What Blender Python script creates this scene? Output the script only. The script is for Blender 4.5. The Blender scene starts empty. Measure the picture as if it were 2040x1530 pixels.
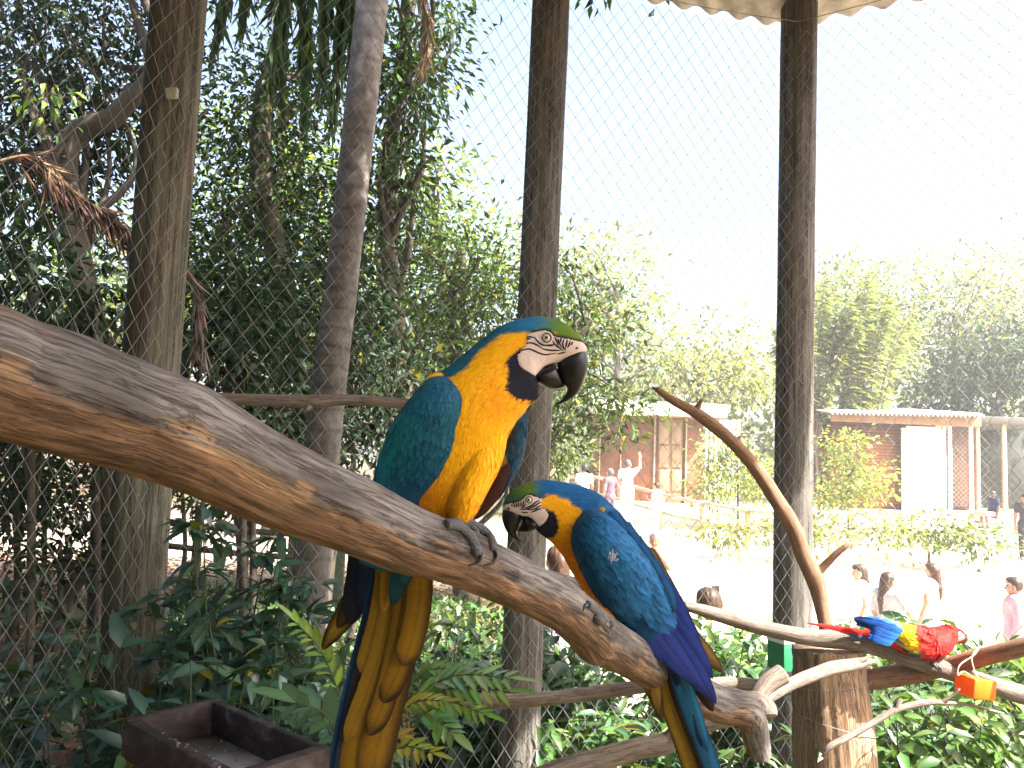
import bpy, math, random
import numpy as np
from mathutils import Vector, Matrix
from mathutils.bvhtree import BVHTree

# ------------------------------------------------------------------ scene, camera, light
scene = bpy.context.scene
COL = scene.collection
rng = np.random.default_rng(7)
random.seed(7)

CAM = np.array([0.0, 0.0, 1.75])
FPX = 1541.0                      # focal length in pixels of the 2040 px wide photograph
PITCH, ROLL = math.radians(5.4), math.radians(2.3)
_F = np.array([0, math.cos(PITCH), math.sin(PITCH)])
_U0 = np.array([0, -math.sin(PITCH), math.cos(PITCH)])
_R0 = np.array([1.0, 0, 0])
_R = math.cos(ROLL) * _R0 + math.sin(ROLL) * _U0
_U = -math.sin(ROLL) * _R0 + math.cos(ROLL) * _U0

cam_d = bpy.data.cameras.new('camera')
cam_d.sensor_width = 36
cam_d.lens = 36 * FPX / 2040
cam_d.clip_start = 0.05
cam_d.clip_end = 800
cam = bpy.data.objects.new('camera', cam_d)
COL.objects.link(cam)
m = Matrix.Identity(4)
for i in range(3):
    m[i][0], m[i][1], m[i][2], m[i][3] = _R[i], _U[i], -_F[i], CAM[i]
cam.matrix_world = m
scene.camera = cam

SUN_EL = math.radians(50)
SUN_H = (1.0, -0.50)             # horizontal direction towards the sun
_n = math.hypot(*SUN_H)
SUN = Vector((SUN_H[0] / _n * math.cos(SUN_EL), SUN_H[1] / _n * math.cos(SUN_EL), math.sin(SUN_EL)))
world = bpy.data.worlds.new('World')
scene.world = world
world.use_nodes = True
nt = world.node_tree
bg = nt.nodes['Background']
sky = nt.nodes.new('ShaderNodeTexSky')
sky.sky_type = 'NISHITA'
sky.sun_disc = False
sky.sun_elevation = SUN_EL
sky.sun_rotation = math.atan2(SUN.x, SUN.y)
sky.air_density = 1.2
sky.dust_density = 6.5
nt.links.new(sky.outputs[0], bg.inputs[0])
bg.inputs[1].default_value = 0.10
sun_d = bpy.data.lights.new('sun', 'SUN')
sun_d.energy = 5.0
sun_d.angle = math.radians(0.5)
sun_d.color = (1.0, 0.95, 0.86)
sun_o = bpy.data.objects.new('sun', sun_d)
sun_o.rotation_euler = SUN.to_track_quat('Z', 'Y').to_euler()
sun_o.location = (6, -3, 12)
COL.objects.link(sun_o)

vs = scene.view_settings
vs.view_transform = 'Standard'
vs.look = 'None'
vs.gamma = 1
vs.use_curve_mapping = False
vs.exposure = 2.5
scene.render.engine = 'CYCLES'
scene.cycles.max_bounces = 8
scene.cycles.transparent_max_bounces = 8

# ------------------------------------------------------------------ helpers
def W(px, py, y):
    """point on the photo ray (px,py) at world depth y"""
    px = np.asarray(px, float); py = np.asarray(py, float); y = np.asarray(y, float)
    a = (px - 1020) / FPX; b = -(py - 765) / FPX
    d = a[..., None] * _R + b[..., None] * _U + _F
    t = (y - CAM[1]) / d[..., 1]
    return CAM + d * t[..., None]

def pxm(y):
    return y / FPX                 # metres per photo pixel at depth y

def norm(v):
    v = np.asarray(v, float)
    return v / np.maximum(np.linalg.norm(v, axis=-1, keepdims=True), 1e-9)

def sm(a, b, x):
    t = np.clip((np.asarray(x, float) - a) / (b - a), 0, 1)
    return t * t * (3 - 2 * t)

def cr(pts, n):
    """Catmull-Rom through pts, n samples"""
    p = np.asarray(pts, float)
    k = len(p)
    if k == 2:
        t = np.linspace(0, 1, n)[:, None]
        return p[0] * (1 - t) + p[1] * t
    p = np.vstack([2 * p[0] - p[1], p, 2 * p[-1] - p[-2]])
    t = np.linspace(0, k - 1, n)
    i = np.minimum(t.astype(int), k - 2)
    u = (t - i)[:, None]
    a, b, c, d = p[i], p[i + 1], p[i + 2], p[i + 3]
    return 0.5 * (2 * b + (c - a) * u + (2 * a - 5 * b + 4 * c - d) * u * u + (3 * b - a - 3 * c + d) * u ** 3)

def _hash(ix, iy, iz, seed):
    h = (ix.astype(np.int64) * 374761393 + iy.astype(np.int64) * 668265263 + iz.astype(np.int64) * 2147483647 + seed * 1274126177) & 0xffffffff
    h = ((h ^ (h >> 13)) * 1274126177) & 0xffffffff
    h = (h ^ (h >> 16)) & 0xffffffff
    h = ((h ^ (h >> 11)) * 2246822519) & 0xffffffff
    return ((h ^ (h >> 15)) & 0xffff) / 65535.0

def vnoise(p, seed=0):
    p = np.asarray(p, float)
    i = np.floor(p); f = p - i; f = f * f * (3 - 2 * f)
    i = i.astype(np.int64)
    r = 0
    for dx in (0, 1):
        for dy in (0, 1):
            for dz in (0, 1):
                w = (f[:, 0] if dx else 1 - f[:, 0]) * (f[:, 1] if dy else 1 - f[:, 1]) * (f[:, 2] if dz else 1 - f[:, 2])
                r = r + w * _hash(i[:, 0] + dx, i[:, 1] + dy, i[:, 2] + dz, seed)
    return r * 2 - 1

def fbm(p, seed=0, oct=4):
    p = np.asarray(p, float); r = 0; a = 1; s = 0
    for o in range(oct):
        r = r + a * vnoise(p * 2 ** o, seed + o * 17); s += a; a *= 0.5
    return r / s

class MB:
    """collects verts, faces, point colours and an unrolled coordinate"""
    def __init__(s): s.v = []; s.f = []; s.c = []; s.u = []; s.n = 0
    def add(s, v, f, c=None, u=None):
        v = np.asarray(v, float); f = np.asarray(f, np.int64)
        s.v.append(v); s.f.append(f + s.n)
        if c is not None:
            c = np.asarray(c, float)
            s.c.append(np.broadcast_to(c, (len(v), 3)))
        if u is not None: s.u.append(np.asarray(u, float))
        s.n += len(v)
    def build(s, name, mat, parent=None, smooth=True):
        return mk(name, np.vstack(s.v), s.f, mat, parent, np.vstack(s.c) if s.c else None, smooth, np.vstack(s.u) if s.u else None)

def mk(name, v, faces, mat, parent=None, col=None, smooth=True, luv=None):
    v = np.asarray(v, float)
    if isinstance(faces, np.ndarray): faces = [faces]
    faces = [np.asarray(f, np.int64) for f in faces if len(f)]
    me = bpy.data.meshes.new(name)
    nl = sum(f.size for f in faces); npoly = sum(len(f) for f in faces)
    me.vertices.add(len(v)); me.vertices.foreach_set('co', v.astype(np.float32).ravel())
    me.loops.add(nl); me.polygons.add(npoly)
    me.loops.foreach_set('vertex_index', np.concatenate([f.ravel() for f in faces]).astype(np.int32))
    tot = np.concatenate([np.full(len(f), f.shape[1]) for f in faces])
    st = np.concatenate([[0], np.cumsum(tot)[:-1]])
    me.polygons.foreach_set('loop_start', st.astype(np.int32))
    if smooth: me.polygons.foreach_set('use_smooth', np.ones(npoly, bool))
    me.update(calc_edges=True)
    me.validate()
    if col is not None:
        a = me.color_attributes.new('Col', 'FLOAT_COLOR', 'POINT')
        c4 = np.ones((len(v), 4), np.float32); c4[:, :3] = np.clip(col, 0, 1)
        a.data.foreach_set('color', c4.ravel())
    if luv is not None:
        a = me.attributes.new('luv', 'FLOAT_VECTOR', 'POINT')
        a.data.foreach_set('vector', np.asarray(luv, np.float32).ravel())
    if mat is not None: me.materials.append(mat)
    o = bpy.data.objects.new(name, me)
    COL.objects.link(o)
    if parent is not None: adopt(o, parent)
    return o

def adopt(o, p):
    o.parent = p
    o.matrix_parent_inverse = Matrix.Translation(-p.location) if p.type == 'EMPTY' else Matrix.Identity(4)

def tag(o, label=None, cat=None, group=None, kind=None):
    if label: o['label'] = label
    if cat: o['category'] = cat
    if group: o['group'] = group
    if kind: o['kind'] = kind
    return o

def thing(name, loc, label, cat, group=None):
    o = bpy.data.objects.new(name, None)
    o.empty_display_size = 0.1
    o.location = tuple(float(a) for a in loc)
    COL.objects.link(o)
    return tag(o, label, cat, group)

def frames(P):
    P = np.asarray(P, float)
    T = norm(np.gradient(P, axis=0))
    a = np.array([0, 0, 1.0]) if abs(T[0][2]) < 0.9 else np.array([1.0, 0, 0])
    N = [norm(np.cross(np.cross(T[0], a), T[0]))]
    for i in range(1, len(P)):
        n = N[-1] - T[i] * np.dot(N[-1], T[i])
        N.append(norm(n))
    N = np.array(N)
    return T, N, np.cross(T, N)

def tube(P, r, seg=10, cap=True, rough=0.0, rs=8.0, seed=0, col=None):
    """tube along P with radii r; returns v, quads, tris, luv"""
    P = np.asarray(P, float); n = len(P)
    r = np.broadcast_to(np.asarray(r, float), (n,))
    T, N, B = frames(P)
    th = np.linspace(0, 2 * np.pi, seg, endpoint=False)
    ring = N[:, None] * np.cos(th)[None, :, None] + B[:, None] * np.sin(th)[None, :, None]
    s = np.concatenate([[0], np.cumsum(np.linalg.norm(np.diff(P, axis=0), axis=1))])
    rr = np.repeat(r[:, None], seg, 1)
    if rough:
        q = np.stack([np.cos(th)[None] * np.ones((n, 1)) * 1.3, np.sin(th)[None] * np.ones((n, 1)) * 1.3, s[:, None] * rs * np.ones((1, seg))], -1).reshape(-1, 3)
        rr = rr * (1 + rough * fbm(q, seed, 3).reshape(n, seg))
    v = (P[:, None] + ring * rr[..., None]).reshape(-1, 3)
    i = np.arange(n - 1)[:, None] * seg; j = np.arange(seg)[None]; k = (j + 1) % seg
    q = np.stack([i + j, i + k, i + seg + k, i + seg + j], -1).reshape(-1, 4)
    rm = float(r.mean())
    luv = np.stack([np.cos(th)[None] * rr, np.sin(th)[None] * rr, np.repeat(s[:, None], seg, 1)], -1).reshape(-1, 3)
    tr = np.zeros((0, 3), int)
    if cap:
        v = np.vstack([v, P[0], P[-1]])
        luv = np.vstack([luv, [0, 0, 0], [0, 0, s[-1]]])
        j = np.arange(seg); k = (j + 1) % seg
        a = np.stack([np.full(seg, n * seg), k, j], -1)
        b = np.stack([np.full(seg, n * seg + 1), (n - 1) * seg + j, (n - 1) * seg + k], -1)
        tr = np.vstack([a, b])
    return v, q, tr, luv

def add_tube(mb, P, r, seg=8, col=None, **k):
    v, q, tr, luv = tube(P, r, seg, **k)
    mb.add(v, q, col, luv)
    if len(tr):
        mb.f.append(tr + (mb.n - len(v)))

def tube_obj(name, P, r, mat, parent=None, seg=10, **k):
    mb = MB(); add_tube(mb, P, r, seg, **k)
    return mb.build(name, mat, parent)

BOXF = np.array([[0, 3, 2, 1], [4, 5, 6, 7], [0, 1, 5, 4], [1, 2, 6, 5], [2, 3, 7, 6], [3, 0, 4, 7]])
def box_pts(c, ax, ay, az):
    """box from centre and three half vectors"""
    c = np.asarray(c, float); ax = np.asarray(ax, float); ay = np.asarray(ay, float); az = np.asarray(az, float)
    return np.array([c - ax - ay - az, c + ax - ay - az, c + ax + ay - az, c - ax + ay - az,
                     c - ax - ay + az, c + ax - ay + az, c + ax + ay + az, c - ax + ay + az])

def box_obj(name, c, ax, ay, az, mat, parent=None, bev=0.004):
    v = box_pts(c, ax, ay, az)
    o = mk(name, v, BOXF, mat, parent, None, False, v)
    if bev:
        b = o.modifiers.new('bevel', 'BEVEL'); b.width = bev; b.segments = 2
    return o

# ------------------------------------------------------------------ materials
def mat_new(name):
    m = bpy.data.materials.new(name); m.use_nodes = True
    nt = m.node_tree
    for n in list(nt.nodes): nt.nodes.remove(n)
    out = nt.nodes.new('ShaderNodeOutputMaterial')
    return m, nt, out

def N(nt, kind, **kw):
    n = nt.nodes.new(kind)
    for k, v in kw.items():
        if k in ('operation', 'blend_type', 'data_type', 'attribute_name', 'noise_dimensions', 'feature', 'interpolation'):
            setattr(n, k, v)
    return n

def ramp(nt, stops):
    n = nt.nodes.new('ShaderNodeValToRGB')
    e = n.color_ramp.elements
    while len(e) > 1: e.remove(e[-1])
    e[0].position = stops[0][0]; e[0].color = (*stops[0][1], 1)
    for p, c in stops[1:]:
        x = e.new(p); x.color = (*c, 1)
    return n

def mapped_noise(nt, src, scale, nscale=1.0, detail=5, rough=0.6, dist=0.0):
    mp = nt.nodes.new('ShaderNodeMapping')
    mp.inputs['Scale'].default_value = scale
    nt.links.new(src, mp.inputs[0])
    nz = nt.nodes.new('ShaderNodeTexNoise')
    nz.inputs['Scale'].default_value = nscale
    nz.inputs['Detail'].default_value = detail
    nz.inputs['Roughness'].default_value = rough
    nz.inputs['Distortion'].default_value = dist
    nt.links.new(mp.outputs[0], nz.inputs['Vector'])
    return nz.outputs[0]

def wood_mat(name, stops, grain=(60, 60, 6), blotch=(9, 9, 3), bump=0.4, bdist=0.004, rough=0.8, mixcol=None, mixstops=(0.45, 0.6), attr='luv', colattr=False, fis=None, fisamt=.8, speck=0):
    """weathered wood: long grain + blotches from the unrolled coordinate"""
    m, nt, out = mat_new(name)
    p = nt.nodes.new('ShaderNodeBsdfPrincipled'); p.inputs['Roughness'].default_value = rough
    p.inputs['Specular IOR Level'].default_value = 0.25
    a = nt.nodes.new('ShaderNodeAttribute'); a.attribute_name = attr
    g = mapped_noise(nt, a.outputs['Vector'], grain, 1, 6, 0.65, 0.3)
    b = mapped_noise(nt, a.outputs['Vector'], blotch, 1, 5, 0.6, 0.4)
    mx = N(nt, 'ShaderNodeMath', operation='MULTIPLY_ADD')
    nt.links.new(g, mx.inputs[0]); mx.inputs[1].default_value = 0.6
    mb2 = N(nt, 'ShaderNodeMath', operation='MULTIPLY'); nt.links.new(b, mb2.inputs[0]); mb2.inputs[1].default_value = 0.5
    nt.links.new(mb2.outputs[0], mx.inputs[2])
    r = ramp(nt, stops); nt.links.new(mx.outputs[0], r.inputs[0])
    colr = r.outputs[0]
    if mixcol is not None:
        b2 = mapped_noise(nt, a.outputs['Vector'], tuple(x * 0.7 for x in blotch), 1, 6, 0.7, 0.6)
        r2 = ramp(nt, [(mixstops[0], (0, 0, 0)), (mixstops[1], (1, 1, 1))]); nt.links.new(b2, r2.inputs[0])
        mm = N(nt, 'ShaderNodeMix', data_type='RGBA'); nt.links.new(r2.outputs[0], mm.inputs[0])
        nt.links.new(colr, mm.inputs[6]); mm.inputs[7].default_value = (*mixcol, 1)
        colr = mm.outputs[2]
    hsrc = mx.outputs[0]
    if fis is not None:      # narrow dark fissures along the grain
        fz = mapped_noise(nt, a.outputs['Vector'], fis, 1, 5, .7, .5)
        fa = N(nt, 'ShaderNodeMath', operation='SUBTRACT'); nt.links.new(fz, fa.inputs[0]); fa.inputs[1].default_value = .5
        fb = N(nt, 'ShaderNodeMath', operation='ABSOLUTE'); nt.links.new(fa.outputs[0], fb.inputs[0])
        fr_ = ramp(nt, [(0.0, (1 - fisamt,) * 3), (0.035, (1, 1, 1))]); nt.links.new(fb.outputs[0], fr_.inputs[0])
        mf = N(nt, 'ShaderNodeMix', data_type='RGBA', blend_type='MULTIPLY'); mf.inputs[0].default_value = 1
        nt.links.new(colr, mf.inputs[6]); nt.links.new(fr_.outputs[0], mf.inputs[7]); colr = mf.outputs[2]
        hm = N(nt, 'ShaderNodeMath', operation='MULTIPLY'); nt.links.new(mx.outputs[0], hm.inputs[0]); nt.links.new(fr_.outputs[0], hm.inputs[1]); hsrc = hm.outputs[0]
    if speck:
        sz = mapped_noise(nt, a.outputs['Vector'], (1, 1, 1), 210, 2, .5)
        sr_ = ramp(nt, [(.70, (0, 0, 0)), (.76, (1, 1, 1))]); nt.links.new(sz, sr_.inputs[0])
        sk_ = N(nt, 'ShaderNodeMath', operation='MULTIPLY'); nt.links.new(sr_.outputs[0], sk_.inputs[0]); sk_.inputs[1].default_value = speck
        mf = N(nt, 'ShaderNodeMix', data_type='RGBA'); nt.links.new(sk_.outputs[0], mf.inputs[0]); nt.links.new(colr, mf.inputs[6]); mf.inputs[7].default_value = (.55, .54, .52, 1); colr = mf.outputs[2]
    if colattr:
        ca = nt.nodes.new('ShaderNodeAttribute'); ca.attribute_name = 'Col'
        mm = N(nt, 'ShaderNodeMix', data_type='RGBA', blend_type='MULTIPLY'); mm.inputs[0].default_value = 1
        nt.links.new(colr, mm.inputs[6]); nt.links.new(ca.outputs[0], mm.inputs[7]); colr = mm.outputs[2]
    nt.links.new(colr, p.inputs['Base Color'])
    bm = nt.nodes.new('ShaderNodeBump'); bm.inputs['Strength'].default_value = bump; bm.inputs['Distance'].default_value = bdist
    nt.links.new(hsrc, bm.inputs['Height']); nt.links.new(bm.outputs[0], p.inputs['Normal'])
    nt.links.new(p.outputs[0], out.inputs[0])
    return m

def leaf_mat(name, trans=0.35, gloss=0.08, rough=0.35, tint=(1, 1, 1), tt=(1.25, 1.3, 0.45)):
    m, nt, out = mat_new(name)
    a = nt.nodes.new('ShaderNodeAttribute'); a.attribute_name = 'Col'
    mul = N(nt, 'ShaderNodeMix', data_type='RGBA', blend_type='MULTIPLY'); mul.inputs[0].default_value = 1
    nt.links.new(a.outputs[0], mul.inputs[6]); mul.inputs[7].default_value = (*tint, 1)
    d = nt.nodes.new('ShaderNodeBsdfDiffuse'); nt.links.new(mul.outputs[2], d.inputs[0])
    t = nt.nodes.new('ShaderNodeBsdfTranslucent')
    tm = N(nt, 'ShaderNodeMix', data_type='RGBA', blend_type='MULTIPLY'); tm.inputs[0].default_value = 1
    nt.links.new(mul.outputs[2], tm.inputs[6]); tm.inputs[7].default_value = (*tt, 1)
    nt.links.new(tm.outputs[2], t.inputs[0])
    g = nt.nodes.new('ShaderNodeBsdfGlossy'); g.inputs['Roughness'].default_value = rough; g.inputs[0].default_value = (0.9, 0.95, 1, 1)
    m1 = nt.nodes.new('ShaderNodeMixShader'); m1.inputs[0].default_value = trans
    nt.links.new(d.outputs[0], m1.inputs[1]); nt.links.new(t.outputs[0], m1.inputs[2])
    m2 = nt.nodes.new('ShaderNodeMixShader'); m2.inputs[0].default_value = gloss * 0.5
    nt.links.new(m1.outputs[0], m2.inputs[1]); nt.links.new(g.outputs[0], m2.inputs[2])
    nt.links.new(m2.outputs[0], out.inputs[0])
    return m

def plain(name, col, rough=0.6, metal=0.0, noise=0.15, nscale=40, spec=0.4, bump=0.0, colattr=False, trans=0.0, coat=0.0):
    m, nt, out = mat_new(name)
    p = nt.nodes.new('ShaderNodeBsdfPrincipled')
    p.inputs['Roughness'].default_value = rough; p.inputs['Metallic'].default_value = metal
    p.inputs['Specular IOR Level'].default_value = spec
    if coat: p.inputs['Coat Weight'].default_value = coat
    tc = nt.nodes.new('ShaderNodeTexCoord')
    nz = mapped_noise(nt, tc.outputs['Object'], (1, 1, 1), nscale, 5, 0.65)
    mr = nt.nodes.new('ShaderNodeMapRange'); nt.links.new(nz, mr.inputs[0])
    mr.inputs[1].default_value = 0.25; mr.inputs[2].default_value = 0.75
    mr.inputs[3].default_value = 1 - noise; mr.inputs[4].default_value = 1 + noise
    mm = N(nt, 'ShaderNodeMix', data_type='RGBA', blend_type='MULTIPLY'); mm.inputs[0].default_value = 1
    if colattr:
        a = nt.nodes.new('ShaderNodeAttribute'); a.attribute_name = 'Col'; nt.links.new(a.outputs[0], mm.inputs[6])
    else:
        mm.inputs[6].default_value = (*col, 1)
    cx = nt.nodes.new('ShaderNodeCombineXYZ')
    for i in range(3): nt.links.new(mr.outputs[0], cx.inputs[i])
    nt.links.new(cx.outputs[0], mm.inputs[7])
    nt.links.new(mm.outputs[2], p.inputs['Base Color'])
    if bump:
        b = nt.nodes.new('ShaderNodeBump'); b.inputs['Strength'].default_value = bump; b.inputs['Distance'].default_value = 0.003
        nt.links.new(nz, b.inputs['Height']); nt.links.new(b.outputs[0], p.inputs['Normal'])
    sh = p.outputs[0]
    if trans:
        t = nt.nodes.new('ShaderNodeBsdfTranslucent'); nt.links.new(mm.outputs[2], t.inputs[0])
        ms = nt.nodes.new('ShaderNodeMixShader'); ms.inputs[0].default_value = trans
        nt.links.new(sh, ms.inputs[1]); nt.links.new(t.outputs[0], ms.inputs[2]); sh = ms.outputs[0]
    nt.links.new(sh, out.inputs[0])
    return m

# ------------------------------------------------------------------ leaves
def leaf_arrays(pos, axis, nrm, L, Wd, col, detail=0, droop=0.15, fold=0.25):
    """many leaves at once. detail 0: 2 triangles, 1: 8 triangles"""
    n = len(pos)
    axis = norm(axis); side = norm(np.cross(axis, nrm)); up = np.cross(side, axis)
    L = np.broadcast_to(np.asarray(L, float), (n,))[:, None]; Wd = np.broadcast_to(np.asarray(Wd, float), (n,))[:, None]
    if detail == 0:
        b = pos; t = pos + axis * L - up * L * droop
        mid = pos + axis * L * 0.45
        l = mid - side * Wd * 0.5 + up * Wd * fold; r = mid + side * Wd * 0.5 + up * Wd * fold
        v = np.stack([b, l, t, r], 1).reshape(-1, 3)
        i = np.arange(n)[:, None] * 4
        f = np.concatenate([i + np.array([[0, 2, 1]]), i + np.array([[0, 3, 2]])], 0)
        c = np.repeat(col, 4, 0)
        return v, f, c
    s = [0, 0.3, 0.68, 1.0]
    dz = [0, 0.0, -droop * 0.45, -droop]
    sp = [pos + axis * L * s[k] + up * L * dz[k] for k in range(4)]
    w1, w2 = 0.46, 0.36
    l1 = sp[1] - side * Wd * w1 + up * Wd * fold; r1 = sp[1] + side * Wd * w1 + up * Wd * fold
    l2 = sp[2] - side * Wd * w2 + up * Wd * fold * .8; r2 = sp[2] + side * Wd * w2 + up * Wd * fold * .8
    v = np.stack(sp + [l1, l2, r1, r2], 1).reshape(-1, 3)
    i = np.arange(n)[:, None] * 8
    tri = [[0, 1, 4], [1, 5, 4], [1, 2, 5], [2, 3, 5], [0, 6, 1], [1, 6, 7], [1, 7, 2], [2, 7, 3]]
    f = np.concatenate([i + np.array([t]) for t in tri], 0)
    c = np.repeat(col, 8, 0) * np.tile(np.array([1.1, 1.3, 1.25, 1.0, .84, .84, .96, .96]), n)[:, None]
    return v, f, c

def rand_unit(n):
    return norm(rng.normal(size=(n, 3)))

def leaf_cols(n, base, var=0.3, yellow=0.06):
    base = np.asarray(base, float)
    k = np.exp(rng.normal(0, var, (n, 1)))
    c = base * k
    c[:, 0] *= np.exp(rng.normal(0, 0.15, n)); c[:, 2] *= np.exp(rng.normal(0, 0.2, n))
    y = rng.random(n) < yellow
    c[y] = np.array([0.22, 0.20, 0.03]) * np.exp(rng.normal(0, .3, (y.sum(), 1)))
    return c
# ------------------------------------------------------------------ terrain
def prof(y):
    y = np.asarray(y, float)
    return -1.3 * sm(4.6, 7.0, y) + 1.8 * np.clip((y - 13) / 13, 0, 1)
def tz(x, y):
    x = np.asarray(x, float); y = np.asarray(y, float)
    return prof(y) * sm(-0.7, 1.1, x - 0.02 * y)
def ground_hit(px, py):
    """where a photo ray meets the terrain"""
    for y in np.arange(1.5, 80, 0.05):
        p = W(px, py, y)
        if p[2] <= tz(p[0], p[1]): return p
    return W(px, py, 80)

def axis_grid(lo, hi, n, c, pw=2.2):
    t = np.linspace(-1, 1, n)
    s = np.sign(t) * np.abs(t) ** pw
    return np.where(s < 0, c + s * (c - lo), c + s * (hi - c))
gx = axis_grid(-90, 90, 170, 0.4); gy = axis_grid(-25, 170, 190, 9.0)
GX, GY = np.meshgrid(gx, gy)
gp = np.stack([GX.ravel(), GY.ravel(), np.zeros(GX.size)], 1)
gz = tz(gp[:, 0], gp[:, 1]) + 0.04 * fbm(gp * 0.9, 3) * sm(1.5, 4, gp[:, 1])
gp[:, 2] = gz
nx_, ny_ = len(gx), len(gy)
ii = (np.arange(ny_ - 1)[:, None] * nx_ + np.arange(nx_ - 1)[None]).ravel()
gq = np.stack([ii, ii + 1, ii + 1 + nx_, ii + nx_], 1)
plaza = sm(0.0, 1.6, gp[:, 0] - 0.02 * gp[:, 1]) * sm(5.5, 7.2, gp[:, 1]) * (1 - sm(30, 34, gp[:, 1]))
pathl = sm(10.2, 11.5, gp[:, 1]) * (1 - sm(20, 23, gp[:, 1])) * (1 - sm(0, 1, gp[:, 0]))
grassn = sm(-0.1, 0.4, fbm(gp * 0.35 + 9, 5))
c = np.array([0.115, 0.075, 0.05])[None] * (1 + 0.4 * fbm(gp * 1.7, 8))[:, None]
c = c * (1 - 0.5 * grassn[:, None]) + np.array([0.05, 0.085, 0.02])[None] * 0.5 * grassn[:, None]
c = c * (1 - pathl[:, None]) + np.array([0.40, 0.31, 0.25])[None] * pathl[:, None]
c = c * (1 - plaza[:, None]) + np.array([0.56, 0.47, 0.37])[None] * plaza[:, None]
M_ground = plain('ground_soil', (1, 1, 1), 0.95, noise=0.35, nscale=6, spec=0.1, bump=0.6, colattr=True)
ground = mk('ground', gp, gq, M_ground, None, c)
tag(ground, kind='structure')

# ------------------------------------------------------------------ wood materials
M_post = wood_mat('weathered_post_wood', [(0.28, (0.035, 0.03, 0.026)), (0.45, (0.085, 0.075, 0.066)), (0.62, (0.19, 0.175, 0.155)), (0.8, (0.29, 0.27, 0.245))], (38, 38, 1.6), (7, 7, 1.5), 0.7, 0.005, mixcol=(0.09, 0.055, 0.04), mixstops=(0.56, 0.68), fis=(55, 55, 1.6), fisamt=.75)
M_post_moss_shade = wood_mat('mossy_shaded_post_wood', [(0.28, (0.03, 0.03, 0.02)), (0.45, (0.08, 0.078, 0.058)), (0.62, (0.19, 0.172, 0.13)), (0.8, (0.30, 0.27, 0.215))], (38, 38, 1.6), (7, 7, 1.2), 0.7, 0.005, mixcol=(0.09, 0.045, 0.025), mixstops=(0.55, 0.68), fis=(50, 50, 1.4), fisamt=.75, colattr=True)
M_palm = wood_mat('palm_bark', [(0.25, (0.035, 0.029, 0.027)), (0.5, (0.115, 0.10, 0.095)), (0.75, (0.24, 0.22, 0.205))], (26, 26, 18), (8, 8, 6), 0.5, 0.004, mixcol=(0.13, 0.12, 0.03), mixstops=(0.62, 0.74), colattr=True)
M_bark = wood_mat('dark_bark', [(0.3, (0.02, 0.016, 0.012)), (0.6, (0.08, 0.065, 0.05)), (0.8, (0.14, 0.12, 0.10))], (24, 24, 5), (6, 6, 2), 0.6, 0.01)
M_branch = wood_mat('grey_branch_wood', [(0.25, (0.09, 0.065, 0.05)), (0.48, (0.17, 0.13, 0.105)), (0.7, (0.29, 0.245, 0.21)), (0.85, (0.42, 0.38, 0.34))], (200, 200, 12), (26, 26, 7), 0.7, 0.003, fis=(120, 120, 7), fisamt=.6)
M_branch_brown = wood_mat('brown_branch_wood', [(0.25, (0.07, 0.035, 0.02)), (0.5, (0.23, 0.13, 0.08)), (0.75, (0.30, 0.18, 0.115))], (140, 140, 10), (22, 22, 6), 0.7, 0.003, fis=(110, 110, 7), fisamt=.6)
M_stump = wood_mat('stump_wood', [(0.25, (0.08, 0.04, 0.022)), (0.45, (0.25, 0.145, 0.085)), (0.62, (0.38, 0.25, 0.16)), (0.8, (0.48, 0.35, 0.25))], (42, 42, 2.2), (8, 8, 2), 0.6, 0.005)

# ------------------------------------------------------------------ posts and the palm trunk
def line_to(pxs, y, zlo, zhi):
    """polyline through photo points at depth y, extended straight to heights zlo and zhi"""
    P = [W(a, b, y) for a, b in pxs]
    top = P[0] + (P[0] - P[1]) / (P[0] - P[1])[2] * (zhi - P[0][2])
    bot = P[-1] + (P[-1] - P[-2]) / (P[-1] - P[-2])[2] * (zlo - P[-1][2])
    return np.array([top] + P + [bot])

ROOF_Z = 4.27
def post(name, pxs, y, r, mat, label, zhi, rough=0.05, seed=1, zlo=-0.35, taper=0.0):
    P = cr(line_to(pxs, y, zlo, zhi)[::-1], 90)
    n = len(P)
    v, q, tr, luv = tube(P, r * (1 + taper * np.linspace(1, -1, n)), 36, rough=rough, rs=1.2, seed=seed)
    # drying cracks: narrow vertical grooves
    th = np.arctan2(luv[:, 1], luv[:, 0])
    for k in range(5):
        t0 = rng.uniform(-np.pi, np.pi); w = 0.05
        d = np.abs((th - t0 - 0.12 * np.sin(luv[:, 2] * 1.3 + k) + np.pi) % (2 * np.pi) - np.pi)
        g = np.exp(-(d / w) ** 2) * (0.5 + 0.5 * np.sin(luv[:, 2] * 0.9 + k * 2))
        ctr = np.repeat(P, 36, 0); ctr = np.vstack([ctr, P[0], P[-1]])
        v = v + (ctr - v) * (0.07 * g)[:, None]
    pc = None
    if mat is M_post_moss_shade:      # green moss plus painted-in shade on the left side; reddish stains higher up
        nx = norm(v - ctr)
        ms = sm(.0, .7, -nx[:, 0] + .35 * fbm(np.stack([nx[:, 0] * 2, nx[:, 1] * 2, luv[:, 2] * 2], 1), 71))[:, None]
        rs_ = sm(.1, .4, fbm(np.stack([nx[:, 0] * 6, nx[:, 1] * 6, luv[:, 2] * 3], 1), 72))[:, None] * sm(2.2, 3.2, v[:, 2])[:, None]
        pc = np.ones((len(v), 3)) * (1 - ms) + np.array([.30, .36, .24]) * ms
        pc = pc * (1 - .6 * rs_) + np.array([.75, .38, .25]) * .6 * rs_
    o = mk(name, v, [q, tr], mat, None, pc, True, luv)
    return o

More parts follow.
